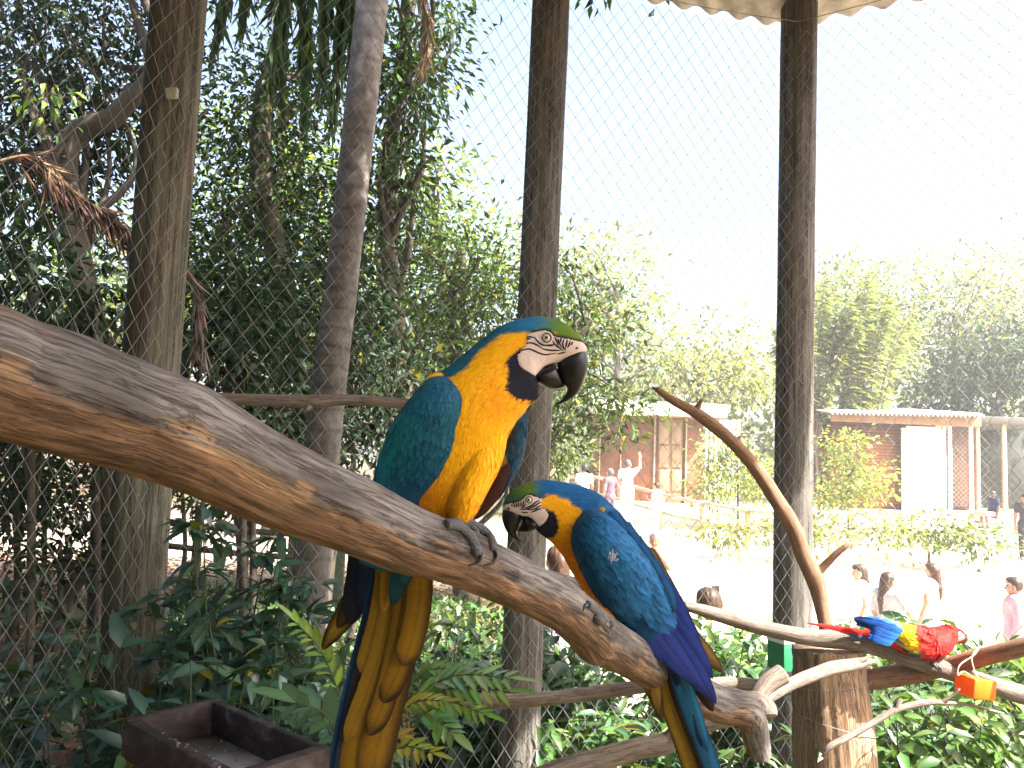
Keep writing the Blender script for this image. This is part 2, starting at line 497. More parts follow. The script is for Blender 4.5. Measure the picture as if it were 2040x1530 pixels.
p1 = post('fence_post', [(357, 0), (318, 500), (285, 960)], 3.02, 0.106, M_post_moss_shade, None, ROOF_Z, seed=3)
tag(p1, 'thick mossy wooden post with a small pale plate nailed on it', 'post', None)
p3 = post('fence_post', [(1098, 0), (1066, 700), (1037, 1400)], 3.72, 0.094, M_post, None, ROOF_Z + 0.02, seed=5)
tag(p3, 'grey round wooden post directly behind the two blue macaws', 'post')
p4 = post('fence_post', [(1592, 0), (1585, 600), (1579, 1180)], 4.08, 0.097, M_post, None, ROOF_Z + 0.05, seed=8, zlo=-0.6)
tag(p4, 'grey round wooden post holding up the corrugated roof corner', 'post')

# small plate nailed on the mossy post
pl = box_obj('nail_plate', W(343, 186, 2.905), np.array([0.021, 0, 0.003]), np.array([0.0, 0.012, 0]), np.array([-0.002, 0, 0.019]), plain('pale_plate', (0.42, 0.40, 0.30), 0.6, noise=0.3), p1, 0.002)

PP = cr(line_to([(742, 0), (690, 480), (652, 800), (618, 1180)], 4.35, -0.1, 6.4)[::-1], 420)
s_ = np.linspace(0, 1, 420) * 6.5
ringp = np.abs(((s_ / 0.115 + 0.12 * np.sin(s_ * 5)) % 1) - 0.5) * 2
pr = 0.098 * (1 + 0.12 * np.exp(-s_ * 2.2)) * (1 - 0.013 * s_) * (1 + 0.028 * (ringp ** 3))
palm = thing('palm_tree', PP[0], 'palm tree with a ringed grey trunk behind the wire fence', 'palm')
v, q, tr, luv = tube(PP, pr, 32, rough=0.05, rs=2, seed=4)
rc = 1 - .45 * sm(.72, 1.0, np.interp(luv[:, 2] + .02 * vnoise(luv * 14, 77), s_, ringp)); mk('trunk', v, [q, tr], M_palm, palm, np.repeat(rc[:, None], 3, 1), True, luv)

# ------------------------------------------------------------------ chain link
M_wire = plain('galvanised_wire', (0.25, 0.25, 0.245), 0.55, 0.2, 0.3, 30)
def chain(p0, p1, z0, z1, seed, cw=0.077, ch=0.102, r=0.0014):
    p0 = np.array(p0, float); p1 = np.array(p1, float)
    L = np.linalg.norm(p1 - p0); d = (p1 - p0) / L; nrm = np.array([-d[1], d[0]])
    nw = int(L / (cw / 2)); nj = int((z1 - z0) / (ch / 2))
    mb = MB()
    j = np.arange(nj)
    for k in range(nw):
        s = (k + (j + k) % 2) * (cw / 2)
        z = z0 + j * ch / 2
        off = np.where((j + k) % 2 == 0, -1, 1) * 0.0016
        q = np.stack([s * 1.1, z * 1.1, np.full(nj, seed * 3.7)], 1)
        s2 = s + 0.012 * vnoise(q, 11) + 0.003 * vnoise(q * 9, 12)
        z2 = z + 0.010 * vnoise(q, 13)
        off = off + 0.022 * vnoise(q * 0.8, 14)
        P = np.stack([p0[0] + d[0] * s2 + nrm[0] * off, p0[1] + d[1] * s2 + nrm[1] * off, z2], 1)
        v, f, tr, luv = tube(P, r, 3, cap=False)
        mb.add(v, f)
    return mb
def X(px, y): return float((W(px, 900, y))[0])
FC = [(-1.86, 1.0), (X(312, 2.9) , 2.90), (X(1060, 3.61), 3.61), (X(1585, 3.97), 3.97), (2.62, 3.05)]
labs = ['dark chain-link panel running towards the viewer beside the mossy post', 'chain-link panel between the mossy post and the post behind the macaws',
        'chain-link panel between the post behind the macaws and the roof corner post', 'sunlit chain-link panel to the side of the roof corner post']
for k in range(4):
    a, b = FC[k], FC[k + 1]
    t = thing('chain_link_fence', ((a[0] + b[0]) / 2, (a[1] + b[1]) / 2, 0), labs[k], 'fence')
    o = chain(a, b, -0.25 if k > 1 else 0.0, ROOF_Z - 0.1, k).build('wire_mesh', M_wire, t)
    o['kind'] = 'stuff'
    # line wire that the mesh is tied to
    P = np.array([[a[0] + (b[0] - a[0]) * u, a[1] + (b[1] - a[1]) * u - 0.004, ROOF_Z - 0.12 - 0.03 * math.sin(math.pi * u)] for u in np.linspace(0, 1, 14)])
    tube_obj('tension_wire', P, 0.0022, M_wire, t, 5)

# staples / bent wire ends down the posts
def staples(post_o, x0px, ylist, y, seed):
    r = random.Random(seed)
    for py in ylist:
        x = x0px(py) + r.uniform(-14, 14)
        p = W(x, py, y)
        a = np.array([p + np.array([r.uniform(-.012, .012), -0.002, 0.012]), p + np.array([0, -0.006, 0.0]), p + np.array([r.uniform(-.014, .014), -0.005, -0.012])])
        tube_obj('staple', cr(a, 6), 0.0013, M_wire, post_o, 4)
staples(p1, lambda y: 352 - 0.07 * y, range(60, 1100, 62), 2.908, 2)
staples(p3, lambda y: 1108 - 0.043 * y, range(40, 1500, 70), 3.624, 3)
staples(p4, lambda y: 1604 - 0.012 * y, range(60, 1150, 70), 3.98, 4)

# ------------------------------------------------------------------ roof of corrugated sheets
M_sheet = plain('weathered_roof_sheet', (0.36, 0.33, 0.29), 0.8, 0.0, 0.45, 9, 0.2)
RV = [(-3.4, 3.1), (X(1592, 4.2) - 0.02, 4.24), (3.48, 3.0), (2.72, 1.9), (2.85, 0.9), (3.0, -0.8), (1.4, -3.2), (-2.2, -3.2), (-4.6, -0.6)]
APEX = (-0.8, 0.5, 5.15)
roof = thing('corrugated_roof', (APEX[0], APEX[1], ROOF_Z), 'weathered corrugated sheet roof over the aviary', 'roof')
for k in range(len(RV)):
    a = np.array([*RV[k], ROOF_Z]); b = np.array([*RV[(k + 1) % len(RV)], ROOF_Z]); ap = np.array(APEX)
    Lk = np.linalg.norm(b - a)
    nu = int(Lk / 0.022); nv = 12
    u = np.linspace(0, 1, nu); w = np.linspace(0, 0.985, nv)
    U_, V_ = np.meshgrid(u, w)
    edge = a[None, None] + (b - a)[None, None] * U_[..., None]
    P = edge + (ap - edge) * V_[..., None]
    P[..., 2] += 0.020 * np.sin(2 * np.pi * U_ * Lk / 0.17) * (1 - V_) + 0.012 * np.sin(U_ * 9 + k)
    P = P.reshape(-1, 3)
    i = (np.arange(nv - 1)[:, None] * nu + np.arange(nu - 1)[None]).ravel()
    o = mk('roof_sheet', P, np.stack([i, i + 1, i + 1 + nu, i + nu], 1), M_sheet, roof)
    so = o.modifiers.new('thick', 'SOLIDIFY'); so.thickness = 0.006
M_beam = wood_mat('beam_wood', [(0.3, (0.04, 0.032, 0.03)), (0.7, (0.16, 0.13, 0.11))], (50, 50, 4))
for k in range(len(RV)):
    a = np.array([*RV[k], ROOF_Z - 0.07]); ap = np.array([APEX[0], APEX[1], APEX[2] - 0.08])
    a2 = a + (ap - a) * 0.13
    tube_obj('rafter', np.linspace(a2, ap, 12), 0.035, M_beam, roof, 8)
    b = np.array([*RV[(k + 1) % len(RV)], ROOF_Z - 0.07])
    b2 = b + (ap - b) * 0.13
    tube_obj('purlin', np.linspace(a2, b2, 12), 0.034, M_beam, roof, 8)

# ------------------------------------------------------------------ big perch log in front
LOGP = np.array([  # px, py, depth, radius px
    (-140, 705, .535, 132), (-60, 727, .555, 130), (0, 750, .575, 125), (100, 778, .605, 121), (200, 812, .635, 113), (300, 847, .668, 104), (400, 886, .702, 94),
    (500, 938, .738, 85), (600, 985, .778, 79), (700, 1026, .82, 74), (800, 1071, .87, 67), (900, 1104, .925, 57), (1000, 1148, 1.0, 51),
    (1100, 1197, 1.12, 48), (1190, 1265, 1.27, 45), (1290, 1326, 1.43, 40), (1360, 1368, 1.53, 36), (1430, 1402, 1.60, 33), (1475, 1412, 1.64, 33), (1497, 1437, 1.66, 28), (1507, 1475, 1.67, 24), (1516, 1508, 1.675, 19)])
LG = cr(LOGP, 520)
LOGC = W(LG[:, 0], LG[:, 1], LG[:, 2]); LOGR = LG[:, 3] * LG[:, 2] / FPX
SEG = 110
v, q, tr, luv = tube(LOGC, LOGR, SEG)
ctr = np.vstack([np.repeat(LOGC, SEG, 0), LOGC[0], LOGC[-1]])
nv_ = norm(v - ctr + 1e-9)
rad = np.concatenate([np.repeat(LOGR, SEG), [LOGR[0], LOGR[-1]]])
s_al = luv[:, 2]
up_ = nv_[:, 2]; fr_ = -nv_[:, 1]
ang = np.arctan2(up_, fr_)                 # 0 faces the viewer, + towards the top
qn = np.stack([nv_[:, 0] * 2, nv_[:, 1] * 2, nv_[:, 2] * 2], 1)
qs = np.stack([luv[:, 0] * 26, luv[:, 1] * 26, s_al * 7], 1)
bound = -0.28 + 0.42 * fbm(np.stack([s_al * 6, nv_[:, 1], nv_[:, 2] * .5], 1), 21) + 0.12 * fbm(np.stack([s_al * 30, nv_[:, 1], nv_[:, 2]], 1), 22)
bound = bound - 0.25 * sm(0.5, 0.9, s_al)
outer = sm(-0.16, 0.12, ang - bound) * (fr_ > -0.99)
inner = 1 - outer
fine = fbm(np.stack([luv[:, 0] * 120, luv[:, 1] * 120, s_al * 14], 1), 23, 4)
mid = fbm(qs, 24, 4)
ledge = np.exp(-((ang - bound) / 0.10) ** 2)
streak = fbm(np.stack([luv[:, 0] * 230, luv[:, 1] * 230, s_al * 22], 1), 25, 4)
chip = sm(0.10, 0.22, fbm(np.stack([luv[:, 0] * 45, luv[:, 1] * 45, s_al * 16], 1), 26, 4)) * np.exp(-((ang - bound - 0.25) / 0.5) ** 2)
disp = 0.0012 * outer + 0.0016 * fine + 0.0030 * mid + 0.0012 * streak - 0.0022 * chip - 0.0012 * ledge * (fine > -0.1)
# knots and dents
for (kx, ky, kd, kr) in [(440, 925, -.006, 30), (400, 790, .004, 60), (770, 1085, -.007, 34), (1090, 1180, -.004, 40), (1190, 1310, .012, 40), (300, 890, -.005, 40), (560, 920, -.004, 20)]:
    yc = np.interp(kx, LG[:, 0], LG[:, 2]) - np.interp(kx, LG[:, 0], LOGR) * .8
    kp = W(kx, ky, yc)
    dd = np.linalg.norm(v - kp, axis=1) / (kr * pxm(yc))
    disp = disp + kd * np.exp(-dd ** 2)
v = v + nv_ * disp[:, None] * (rad / 0.04)[:, None]
grey = np.array([0.245, 0.225, 0.22]); dark = np.array([0.055, 0.034, 0.026]); tan = np.array([0.205, 0.120, 0.073]); pale = np.array([0.42, 0.26, 0.14])
blot = 1.5 * sm(-0.15, 0.45, fbm(np.stack([luv[:, 0] * 18, luv[:, 1] * 18, s_al * 9], 1), 31, 4))
darkband = np.exp(-((ang - bound - 0.22) / 0.24) ** 2) * sm(-0.3, 0.35, fbm(np.stack([luv[:, 0] * 30, luv[:, 1] * 30, s_al * 12], 1), 33, 4))
co = grey[None] * (1 - 0.35 * blot[:, None]) + 0
brownp = sm(0.12, 0.45, fbm(np.stack([luv[:, 0] * 22, luv[:, 1] * 22, s_al * 7], 1), 39, 4))[:, None]
co = co * (1 - 0.6 * brownp) + np.array([0.22, 0.13, 0.085]) * 0.6 * brownp
co = co * (1 - 0.85 * darkband[:, None]) + dark * 0.85 * darkband[:, None]
ci = tan * (1 + 0.25 * fbm(np.stack([luv[:, 0] * 60, luv[:, 1] * 60, s_al * 5], 1), 35)[:, None])
palep = sm(0.15, 0.4, fbm(np.stack([luv[:, 0] * 30, luv[:, 1] * 30, s_al * 15], 1), 37, 3)) * np.exp(-((ang - bound + 0.1) / 0.18) ** 2)
cl = co * outer[:, None] + ci * inner[:, None]
cl = cl * (1 - palep[:, None]) + pale * palep[:, None]
chd = chip[:, None] * (0.5 + 0.5 * np.sign(streak))[:, None]
cl = cl * (1 - 0.75 * chip[:, None]) + (dark * (1 - chd) + pale * 0.8 * chd) * 0.75 * chip[:, None]
cl = 0.86 * cl * (1 + 0.45 * fine[:, None] + 0.6 * streak[:, None])
M_log = wood_mat('log_wood', [(0.25, (0.45, 0.42, 0.40)), (0.5, (0.95, 0.93, 0.92)), (0.75, (1.25, 1.22, 1.2))], (620, 620, 34), (90, 90, 16), 0.9, 0.004, 0.8, colattr=True, fis=(110, 110, 7), fisamt=.5, speck=.55)
log = mk('perch_log', v, [q, tr], M_log, None, cl, True, luv)
tag(log, 'thick bare grey-brown log on which both blue macaws perch', 'log')
log_bvh = BVHTree.FromPolygons([Vector(a) for a in v], [list(map(int, a)) for a in q])

# ------------------------------------------------------------------ thinner perches
def branch(name, pts, mat, label, group=None, seg=14, rough=0.12, n=60, seed=1, knots=(), cat='branch'):
    """pts rows: px, py, depth, radius px"""
    A = cr(np.array(pts, float), n)
    P = W(A[:, 0], A[:, 1], A[:, 2]); r = np.maximum(A[:, 3] * A[:, 2] / FPX, 0.001)
    mb = MB(); add_tube(mb, P, r, seg, rough=rough, rs=14, seed=seed)
    for kn in knots:   # stub twigs as part of the same wood
        B = cr(np.array(kn, float), 10)
        add_tube(mb, W(B[:, 0], B[:, 1], B[:, 2]), np.maximum(B[:, 3] * B[:, 2] / FPX, .0006), 8, rough=rough, rs=20, seed=seed + 9)
    o = mb.build(name, mat)
    return tag(o, label, cat, group)

branch('perch_branch', [(330, 795, 2.3, 11), (420, 793, 2.3, 11), (520, 797, 2.3, 12), (625, 800, 2.3, 13), (700, 797, 2.3, 11), (800, 804, 2.3, 11), (900, 812, 2.3, 11), (980, 818, 2.3, 10)], M_branch, 'thin grey branch running level behind the larger macaw', knots=[[(622, 803, 2.3, 9), (615, 812, 2.29, 6), (610, 818, 2.28, 3)]])
branch('perch_branch', [(800, 1440, 2.15, 14), (870, 1410, 2.15, 15), (950, 1398, 2.15, 15), (1050, 1395, 2.12, 13), (1150, 1385, 2.1, 13), (1250, 1372, 2.05, 13), (1330, 1362, 2.0, 12)], M_branch, 'grey-brown branch passing low in front of the post behind the macaws', seed=3)
branch('perch_branch', [(1060, 1555, 1.75, 20), (1160, 1522, 1.77, 21), (1260, 1494, 1.79, 19), (1325, 1482, 1.80, 19), (1352, 1462, 1.80, 17), (1420, 1440, 1.80, 15), (1490, 1422, 1.78, 15), (1520, 1408, 1.76, 14)], M_branch, 'pale curved branch under the tail of the smaller macaw', seed=5, knots=[[(1345, 1470, 1.8, 15), (1350, 1440, 1.82, 12), (1352, 1415, 1.83, 10)]])
branch('dead_branch', [(1307, 775, 3.0, 6), (1345, 800, 3.0, 9), (1395, 828, 3.0, 12), (1450, 872, 3.0, 13), (1500, 925, 3.0, 14), (1545, 992, 3.0, 15), (1580, 1050, 3.0, 16), (1602, 1110, 3.0, 16), (1622, 1150, 3.0, 18), (1636, 1205, 3.0, 14), (1650, 1280, 2.98, 13)], M_branch_brown, 'bare brown forked branch rising above the stump and arching over', n=90, seed=7,
       knots=[[(1382, 822, 3, 9), (1392, 808, 2.99, 6), (1398, 794, 2.98, 2)], [(1470, 880, 3, 6), (1473, 868, 3, 2)], [(1622, 1150, 3.0, 10), (1640, 1130, 2.99, 8), (1664, 1105, 2.97, 7), (1692, 1083, 2.95, 5)], [(1330, 795, 3, 6), (1318, 782, 3, 5), (1300, 772, 3, 3)]])
branch('grey_perch', [(1050, 1135, 2.2, 14), (1100, 1150, 2.2, 13), (1150, 1163, 2.2, 12), (1200, 1172, 2.2, 12)], M_branch, 'short grey perch end between the thick log and the smaller macaw', seed=9)

perch3 = branch('perch_log', [(1362, 1206, 2.95, 9), (1420, 1222, 2.93, 13), (1500, 1246, 2.9, 14), (1580, 1264, 2.87, 15), (1640, 1273, 2.85, 17), (1690, 1276, 2.83, 18), (1750, 1289, 2.82, 18), (1810, 1311, 2.80, 17), (1870, 1331, 2.78, 17), (1950, 1357, 2.76, 17), (2040, 1385, 2.74, 18), (2120, 1408, 2.72, 18)], M_branch, 'sunlit sloping log lying across the stump under the red macaw', n=110, seed=11, rough=.09, seg=22)
branch('perch_branch', [(1690, 1362, 2.9, 17), (1720, 1356, 2.89, 19), (1790, 1345, 2.86, 20), (1860, 1334, 2.83, 18), (1950, 1312, 2.72, 17), (2040, 1288, 2.62, 17), (2120, 1268, 2.55, 17)], M_branch_brown, 'brown branch from the side of the stump crossing under the red macaw', seed=13, seg=18)
branch('perch_branch', [(1455, 1425, 2.20, 17), (1500, 1400, 2.25, 18), (1550, 1376, 2.33, 12), (1600, 1352, 2.42, 12), (1650, 1334, 2.50, 13), (1700, 1324, 2.55, 12), (1722, 1319, 2.57, 9), (1742, 1318, 2.58, 5)], M_branch, 'grey branch slanting across the front of the stump', seed=15, knots=[[(1705, 1324, 2.55, 7), (1722, 1313, 2.55, 4), (1736, 1308, 2.55, 1)]])
branch('cut_branch', [(1498, 1420, 2.05, 18), (1512, 1385, 2.06, 16), (1530, 1362, 2.07, 17), (1560, 1342, 2.08, 19)], M_branch, 'stubby cut branch end beside the stump', n=24, seed=17, seg=18)
branch('cut_branch', [(1470, 1392, 1.86, 14), (1505, 1398, 1.84, 19), (1525, 1412, 1.82, 20), (1530, 1428, 1.81, 18)], M_branch, 'rounded knobbly branch end where the thick log bends down', n=24, seed=19, seg=18)
branch('twig', [(1640, 1502, 2.55, 3), (1655, 1487, 2.55, 6), (1690, 1468, 2.56, 6), (1740, 1440, 2.58, 6), (1790, 1412, 2.6, 6), (1850, 1399, 2.62, 6), (1880, 1400, 2.63, 4), (1930, 1404, 2.65, 3), (2000, 1422, 2.68, 2)], M_branch, 'thin forked twig tied to the front of the stump', seed=21, knots=[[(1875, 1400, 2.63, 4), (1895, 1388, 2.62, 3), (1912, 1372, 2.61, 2)], [(1785, 1412, 2.6, 6), (1790, 1400, 2.6, 5), (1796, 1392, 2.6, 3)]], cat='twig')
branch('perch_branch', [(1380, 1372, 3.3, 12), (1440, 1362, 3.3, 13), (1500, 1365, 3.3, 12), (1560, 1372, 3.3, 11), (1620, 1378, 3.3, 11)], M_branch, 'sun-bleached branch lying level behind the stump and wire', seed=23)

# ------------------------------------------------------------------ stump
SP = line_to([(1652, 1288), (1660, 1400), (1668, 1530)], 2.92, -0.1, float(W(1652, 1288, 2.92)[2]))
SP = cr(SP[1:][::-1], 150)
n = len(SP)
sr = np.interp(np.arange(n), [0, n * 0.5, n - 1], [0.15, 0.136, 0.118])
v, q, tr, luv = tube(SP, sr, 120)
th = np.arctan2(luv[:, 1], luv[:, 0]); zz = luv[:, 2]
ctr = np.vstack([np.repeat(SP, 120, 0), SP[0], SP[-1]])
nn_ = norm(v - ctr + 1e-9)
dsp = 0.010 * fbm(np.stack([nn_[:, 0] * 2.2, nn_[:, 1] * 2.2, zz * 1.1], 1), 51) + 0.004 * fbm(np.stack([nn_[:, 0] * 16, nn_[:, 1] * 16, zz * 3], 1), 52)
bark = sm(0.35, 0.75, -nn_[:, 0] + 0.25 * fbm(np.stack([nn_[:, 1] * 3, zz * 3, zz * 0], 1), 55))
dsp = dsp + bark * (0.006 + 0.008 * fbm(np.stack([nn_[:, 0] * 9, nn_[:, 1] * 9, zz * 22], 1), 56))
sth = np.arctan2(nn_[:, 1], nn_[:, 0])
crk = np.zeros(len(v))
for t0, w, dep in [(-1.52, .035, .016), (-1.15, .03, .010), (-1.30, .02, .008), (-.6, .03, .008), (-2.0, .025, .008), (.6, .03, .01), (2.2, .03, .01)]:
    dd = np.abs((sth - t0 - 0.10 * vnoise(np.stack([zz * 5, zz * 0 + t0, zz * 0], 1), 57) + np.pi) % (2 * np.pi) - np.pi)
    on = sm(-0.3, 0.2, vnoise(np.stack([zz * 2.5, zz * 0 + t0 * 9, zz * 0], 1), 58))
    dsp -= dep * np.exp(-(dd / w) ** 2) * on
    crk = np.maximum(crk, np.exp(-(dd / w) ** 2) * on)
v = v + nn_ * dsp[:, None]
topd = zz > zz.max() - 0.015
v[topd, 2] += 0.01 * fbm(v[topd] * 30, 59)
cs = np.ones((len(v), 3)) * (1 - 0.45 * bark[:, None]) * np.array([1, 0.97, 0.94])
cs = cs * (1 - 0.5 * crk[:, None])
M_stump2 = wood_mat('stump_wood_grain', [(0.25, (0.10, 0.05, 0.028)), (0.45, (0.34, 0.215, 0.135)), (0.62, (0.47, 0.33, 0.225)), (0.8, (0.56, 0.43, 0.32))], (90, 90, 4), (10, 10, 3), 0.8, 0.006, colattr=True, fis=(60, 60, 2.5), fisamt=.7)
stump = mk('tree_stump', v, [q, tr], M_stump2, None, cs, True, luv)
tag(stump, 'upright cracked brown tree stump bound with thin wire', 'stump')
for zc, tilt in ((float(W(1660, 1377, 2.8)[2]), .02), (float(W(1665, 1462, 2.8)[2]), -.03)):
    a = np.linspace(0, 2 * np.pi, 60)
    c0 = np.array([np.interp(zc, SP[:, 2], SP[:, 0]), np.interp(zc, SP[:, 2], SP[:, 1])])
    rr = np.interp(zc, SP[:, 2], sr) + 0.008
    P = np.stack([c0[0] + rr * np.cos(a), c0[1] + rr * np.sin(a), zc + tilt * np.cos(a) - .012 * np.sin(a)], 1)
    tube_obj('wire_band', P, 0.0013, M_wire, stump, 5)

# ------------------------------------------------------------------ feeding tray
def Wz(px, py, z):
    a = (px - 1020) / FPX; b = -(py - 765) / FPX
    d = a * _R + b * _U + _F
    return CAM + d * ((z - CAM[2]) / d[2])
ZT = 1.36
tb, tl, trr = Wz(430, 1389, ZT), Wz(246, 1431, ZT), Wz(661, 1487, ZT)
e1 = tl - tb; e2 = trr - tb
e1n = e1 / np.linalg.norm(e1)
e2 = e2 - e1n * np.dot(e2, e1n) * 0.6
M_tray = wood_mat('dark_tray_wood', [(0.3, (0.012, 0.008, 0.008)), (0.55, (0.032, 0.022, 0.022)), (0.8, (0.085, 0.07, 0.072))], (16, 60, 60), (14, 14, 14), 0.5, 0.003, 0.6, mixcol=(0.16, 0.15, 0.16), mixstops=(0.60, 0.72))
M_pan = plain('worn_grey_pan', (0.30, 0.32, 0.37), 0.55, 0.2, 0.6, 22, 0.4, 0.2)
ctr_t = tb + (e1 + e2) / 2
tray = thing('feeding_tray', ctr_t - np.array([0, 0, 0.09]), 'dark wooden feeding tray with a grey inner pan under the log', 'tray')
l1, l2 = np.linalg.norm(e1), np.linalg.norm(e2); u1, u2 = e1 / l1, e2 / l2
zt = np.array([0, 0, 1.0])
wd, hh = 0.085 * l1, 0.026
box_obj('rim_board', tb + u2 * wd / 2 + e1 / 2 - zt * hh, u1 * l1 / 2, u2 * wd / 2, zt * hh, M_tray, tray, .002)
box_obj('rim_board', tb + e2 - u2 * wd * .8 + e1 / 2 - zt * hh, u1 * l1 / 2, u2 * wd * .8, zt * hh, M_tray, tray, .002)
box_obj('rim_board', tb + u1 * wd / 2 + e2 / 2 - zt * (hh + .0015) + u2 * (-wd * .4), u1 * wd / 2, u2 * (l2 / 2 - wd * 1.42), zt * hh, M_tray, tray, .002)
box_obj('rim_board', tb + e1 - u1 * wd * .7 + e2 / 2 - zt * (hh + .0015) + u2 * (-wd * .4), u1 * wd * .7, u2 * (l2 / 2 - wd * 1.42), zt * hh, M_tray, tray, .002)
box_obj('pan', ctr_t - zt * 0.052, u1 * (l1 / 2 - .004), u2 * (l2 / 2 - .004), zt * 0.004, M_pan, tray, 0)
box_obj('lower_frame', ctr_t - zt * 0.100, u1 * (l1 / 2 - .012), u2 * (l2 / 2 - .012), zt * 0.036, M_tray, tray, .002)
mb = MB()
for k in range(90):
    u, w = rng.uniform(.1, .9), rng.uniform(.1, .9)
    p = tb + e1 * u + e2 * w + zt * (-0.0465)
    if rng.random() < .3: p = tb + e2 * w + u1 * (l1 - wd * rng.uniform(.1, 1.2)) + zt * 0.002
    d = rand_unit(1)[0] * [1, 1, .1]
    vv, ff, cc = leaf_arrays(p[None], d[None], zt[None], rng.uniform(.002, .009), rng.uniform(.0015, .004), np.array([[.45, .45, .43]]) if rng.random() < .6 else np.array([[.10, .07, .04]]), 0, 0, .2)
    mb.add(vv, ff, cc)
M_crumb = plain('droppings_and_seed', (1, 1, 1), .9, colattr=True, noise=.2)
mb.build('droppings', M_crumb, tray)['kind'] = 'stuff'
P = cr([W(352, 1478, 1.05), W(354, 1490, 1.045), W(356, 1505, 1.045), W(352, 1526, 1.045)], 14)
tube_obj('dry_stalk', P, 0.0012, M_branch, tray, 5)
# post that carries the tray
tube_obj('leg', np.linspace(ctr_t - zt * .15, np.array([ctr_t[0], ctr_t[1], -0.02]), 10), .035, M_bark, tray, 14)
# ------------------------------------------------------------------ vegetation
ML = leaf_mat('tree_leaf', 0.36, 0.035, 0.45)
ML_near = leaf_mat('undergrowth_leaf', 0.30, 0.12, 0.38)
M_stem = plain('green_stem', (.055, .065, .03), .7)
ML_far = leaf_mat('far_leaf', 0.45, 0.03, 0.6)
ML_dry = leaf_mat('dry_leaf', 0.25, 0.03, 0.7, tt=(1, .9, .7))

def ell(px, py, y, rx, rz, ry):
    """crown lobe from photo pixels at depth y: centre, radii (m)"""
    return (W(px, py, y), np.array([rx * pxm(y), ry, rz * pxm(y)]))

def crown_leaves(lobes, dens, L, asp, base, var=.35, yellow=.04, clus=14, sig=.22, droop=.2, detail=0, outward=.6):
    """lobes: (centre, radii, n clusters)"""
    mb = MB(); tips = []
    for (c0, rad, ncl) in lobes:
        d = rand_unit(ncl)
        rr = rng.random(ncl) ** 0.45
        wob = 1 + 0.35 * fbm(d * 1.8 + c0[None] * .7, 61)
        cc = c0 + d * rad * (rr * wob)[:, None]
        tips.append(cc)
        n = ncl * clus
        k = np.repeat(np.arange(ncl), clus)
        off = rng.normal(size=(n, 3)) * sig * np.array([1, 1, .75])
        pos = cc[k] + off
        ax = norm(norm(off) * 0.9 + d[k] * outward + rng.normal(size=(n, 3)) * .5 + np.array([0, 0, -.35]))
        nr = norm(rng.normal(size=(n, 3)) * .55 + np.array([0, 0, 1.0]) + d[k] * .3)
        cb = np.exp(rng.normal(0, .22, (ncl, 1)))[k]
        col = leaf_cols(n, base, var, yellow) * cb
        ll = L * np.exp(rng.normal(0, .22, n))
        v, f, c = leaf_arrays(pos, ax, nr, ll, ll * asp, col, detail, droop)
        mb.add(v, f, c)
    return mb, np.vstack(tips)

def tree(name, label, base, trunk_pts, r0, lobes, L, asp, col, group=None, cat='tree', clus=14, sig=.22, limbs=14, mat=None, yellow=.04, var=.35, droop=.2, detail=0, barkm=None, r1=.03):
    base = np.asarray(base, float)
    t = thing(name, base, label, cat, group)
    mb, tips = crown_leaves(lobes, 1, L, asp, col, var, yellow, clus, sig, droop, detail)
    o = mb.build('crown', mat or ML, t, True); o['kind'] = 'stuff'
    tb_ = MB()
    TP = cr(np.array([base] + [np.asarray(p, float) for p in trunk_pts]), 40)
    add_tube(tb_, TP, np.linspace(r0, r1, 40), 12, rough=.15, rs=3, seed=5)
    idx = rng.choice(len(tips), min(limbs, len(tips)), replace=False)
    for k in idx:
        tip = tips[k]
        a = TP[int(np.clip(np.argmin(np.linalg.norm(TP - tip, axis=1)) - rng.integers(2, 9), 4, 38))]
        mid = (a + tip) / 2 + rng.normal(size=3) * .12 * np.linalg.norm(tip - a) + np.array([0, 0, .1])
        add_tube(tb_, cr([a, mid, tip], 12), np.linspace(r1 * .9, .006, 12), 6, rough=.1)
    tb_.build('trunk', barkm or M_bark, t)
    return t

def lob(px, py, y, rx, rz, ry, n): 
    a = ell(px, py, y, rx, rz, ry); return (a[0], a[1], n)

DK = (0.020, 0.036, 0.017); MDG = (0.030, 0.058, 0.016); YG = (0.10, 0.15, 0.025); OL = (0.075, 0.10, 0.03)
# big dark trees on the shaded side
g = ground_hit(60, 1180)
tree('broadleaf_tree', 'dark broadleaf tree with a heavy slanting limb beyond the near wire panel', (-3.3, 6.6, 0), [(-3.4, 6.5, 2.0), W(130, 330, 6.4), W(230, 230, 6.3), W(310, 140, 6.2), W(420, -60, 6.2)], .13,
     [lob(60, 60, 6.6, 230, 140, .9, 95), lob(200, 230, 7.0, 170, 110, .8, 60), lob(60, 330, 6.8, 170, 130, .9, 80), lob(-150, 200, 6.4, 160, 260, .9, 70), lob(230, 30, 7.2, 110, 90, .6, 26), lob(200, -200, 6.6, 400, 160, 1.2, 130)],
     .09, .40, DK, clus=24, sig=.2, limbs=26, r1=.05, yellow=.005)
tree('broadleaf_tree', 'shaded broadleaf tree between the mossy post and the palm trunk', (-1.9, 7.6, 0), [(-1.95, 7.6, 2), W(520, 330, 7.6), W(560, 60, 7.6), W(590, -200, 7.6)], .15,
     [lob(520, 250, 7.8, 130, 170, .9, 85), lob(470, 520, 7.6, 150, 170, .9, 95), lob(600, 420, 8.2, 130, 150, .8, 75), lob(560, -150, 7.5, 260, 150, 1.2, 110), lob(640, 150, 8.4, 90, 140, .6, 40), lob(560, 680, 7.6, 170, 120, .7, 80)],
     .085, .42, MDG, clus=25, sig=.21, limbs=22, r1=.06, yellow=.01)
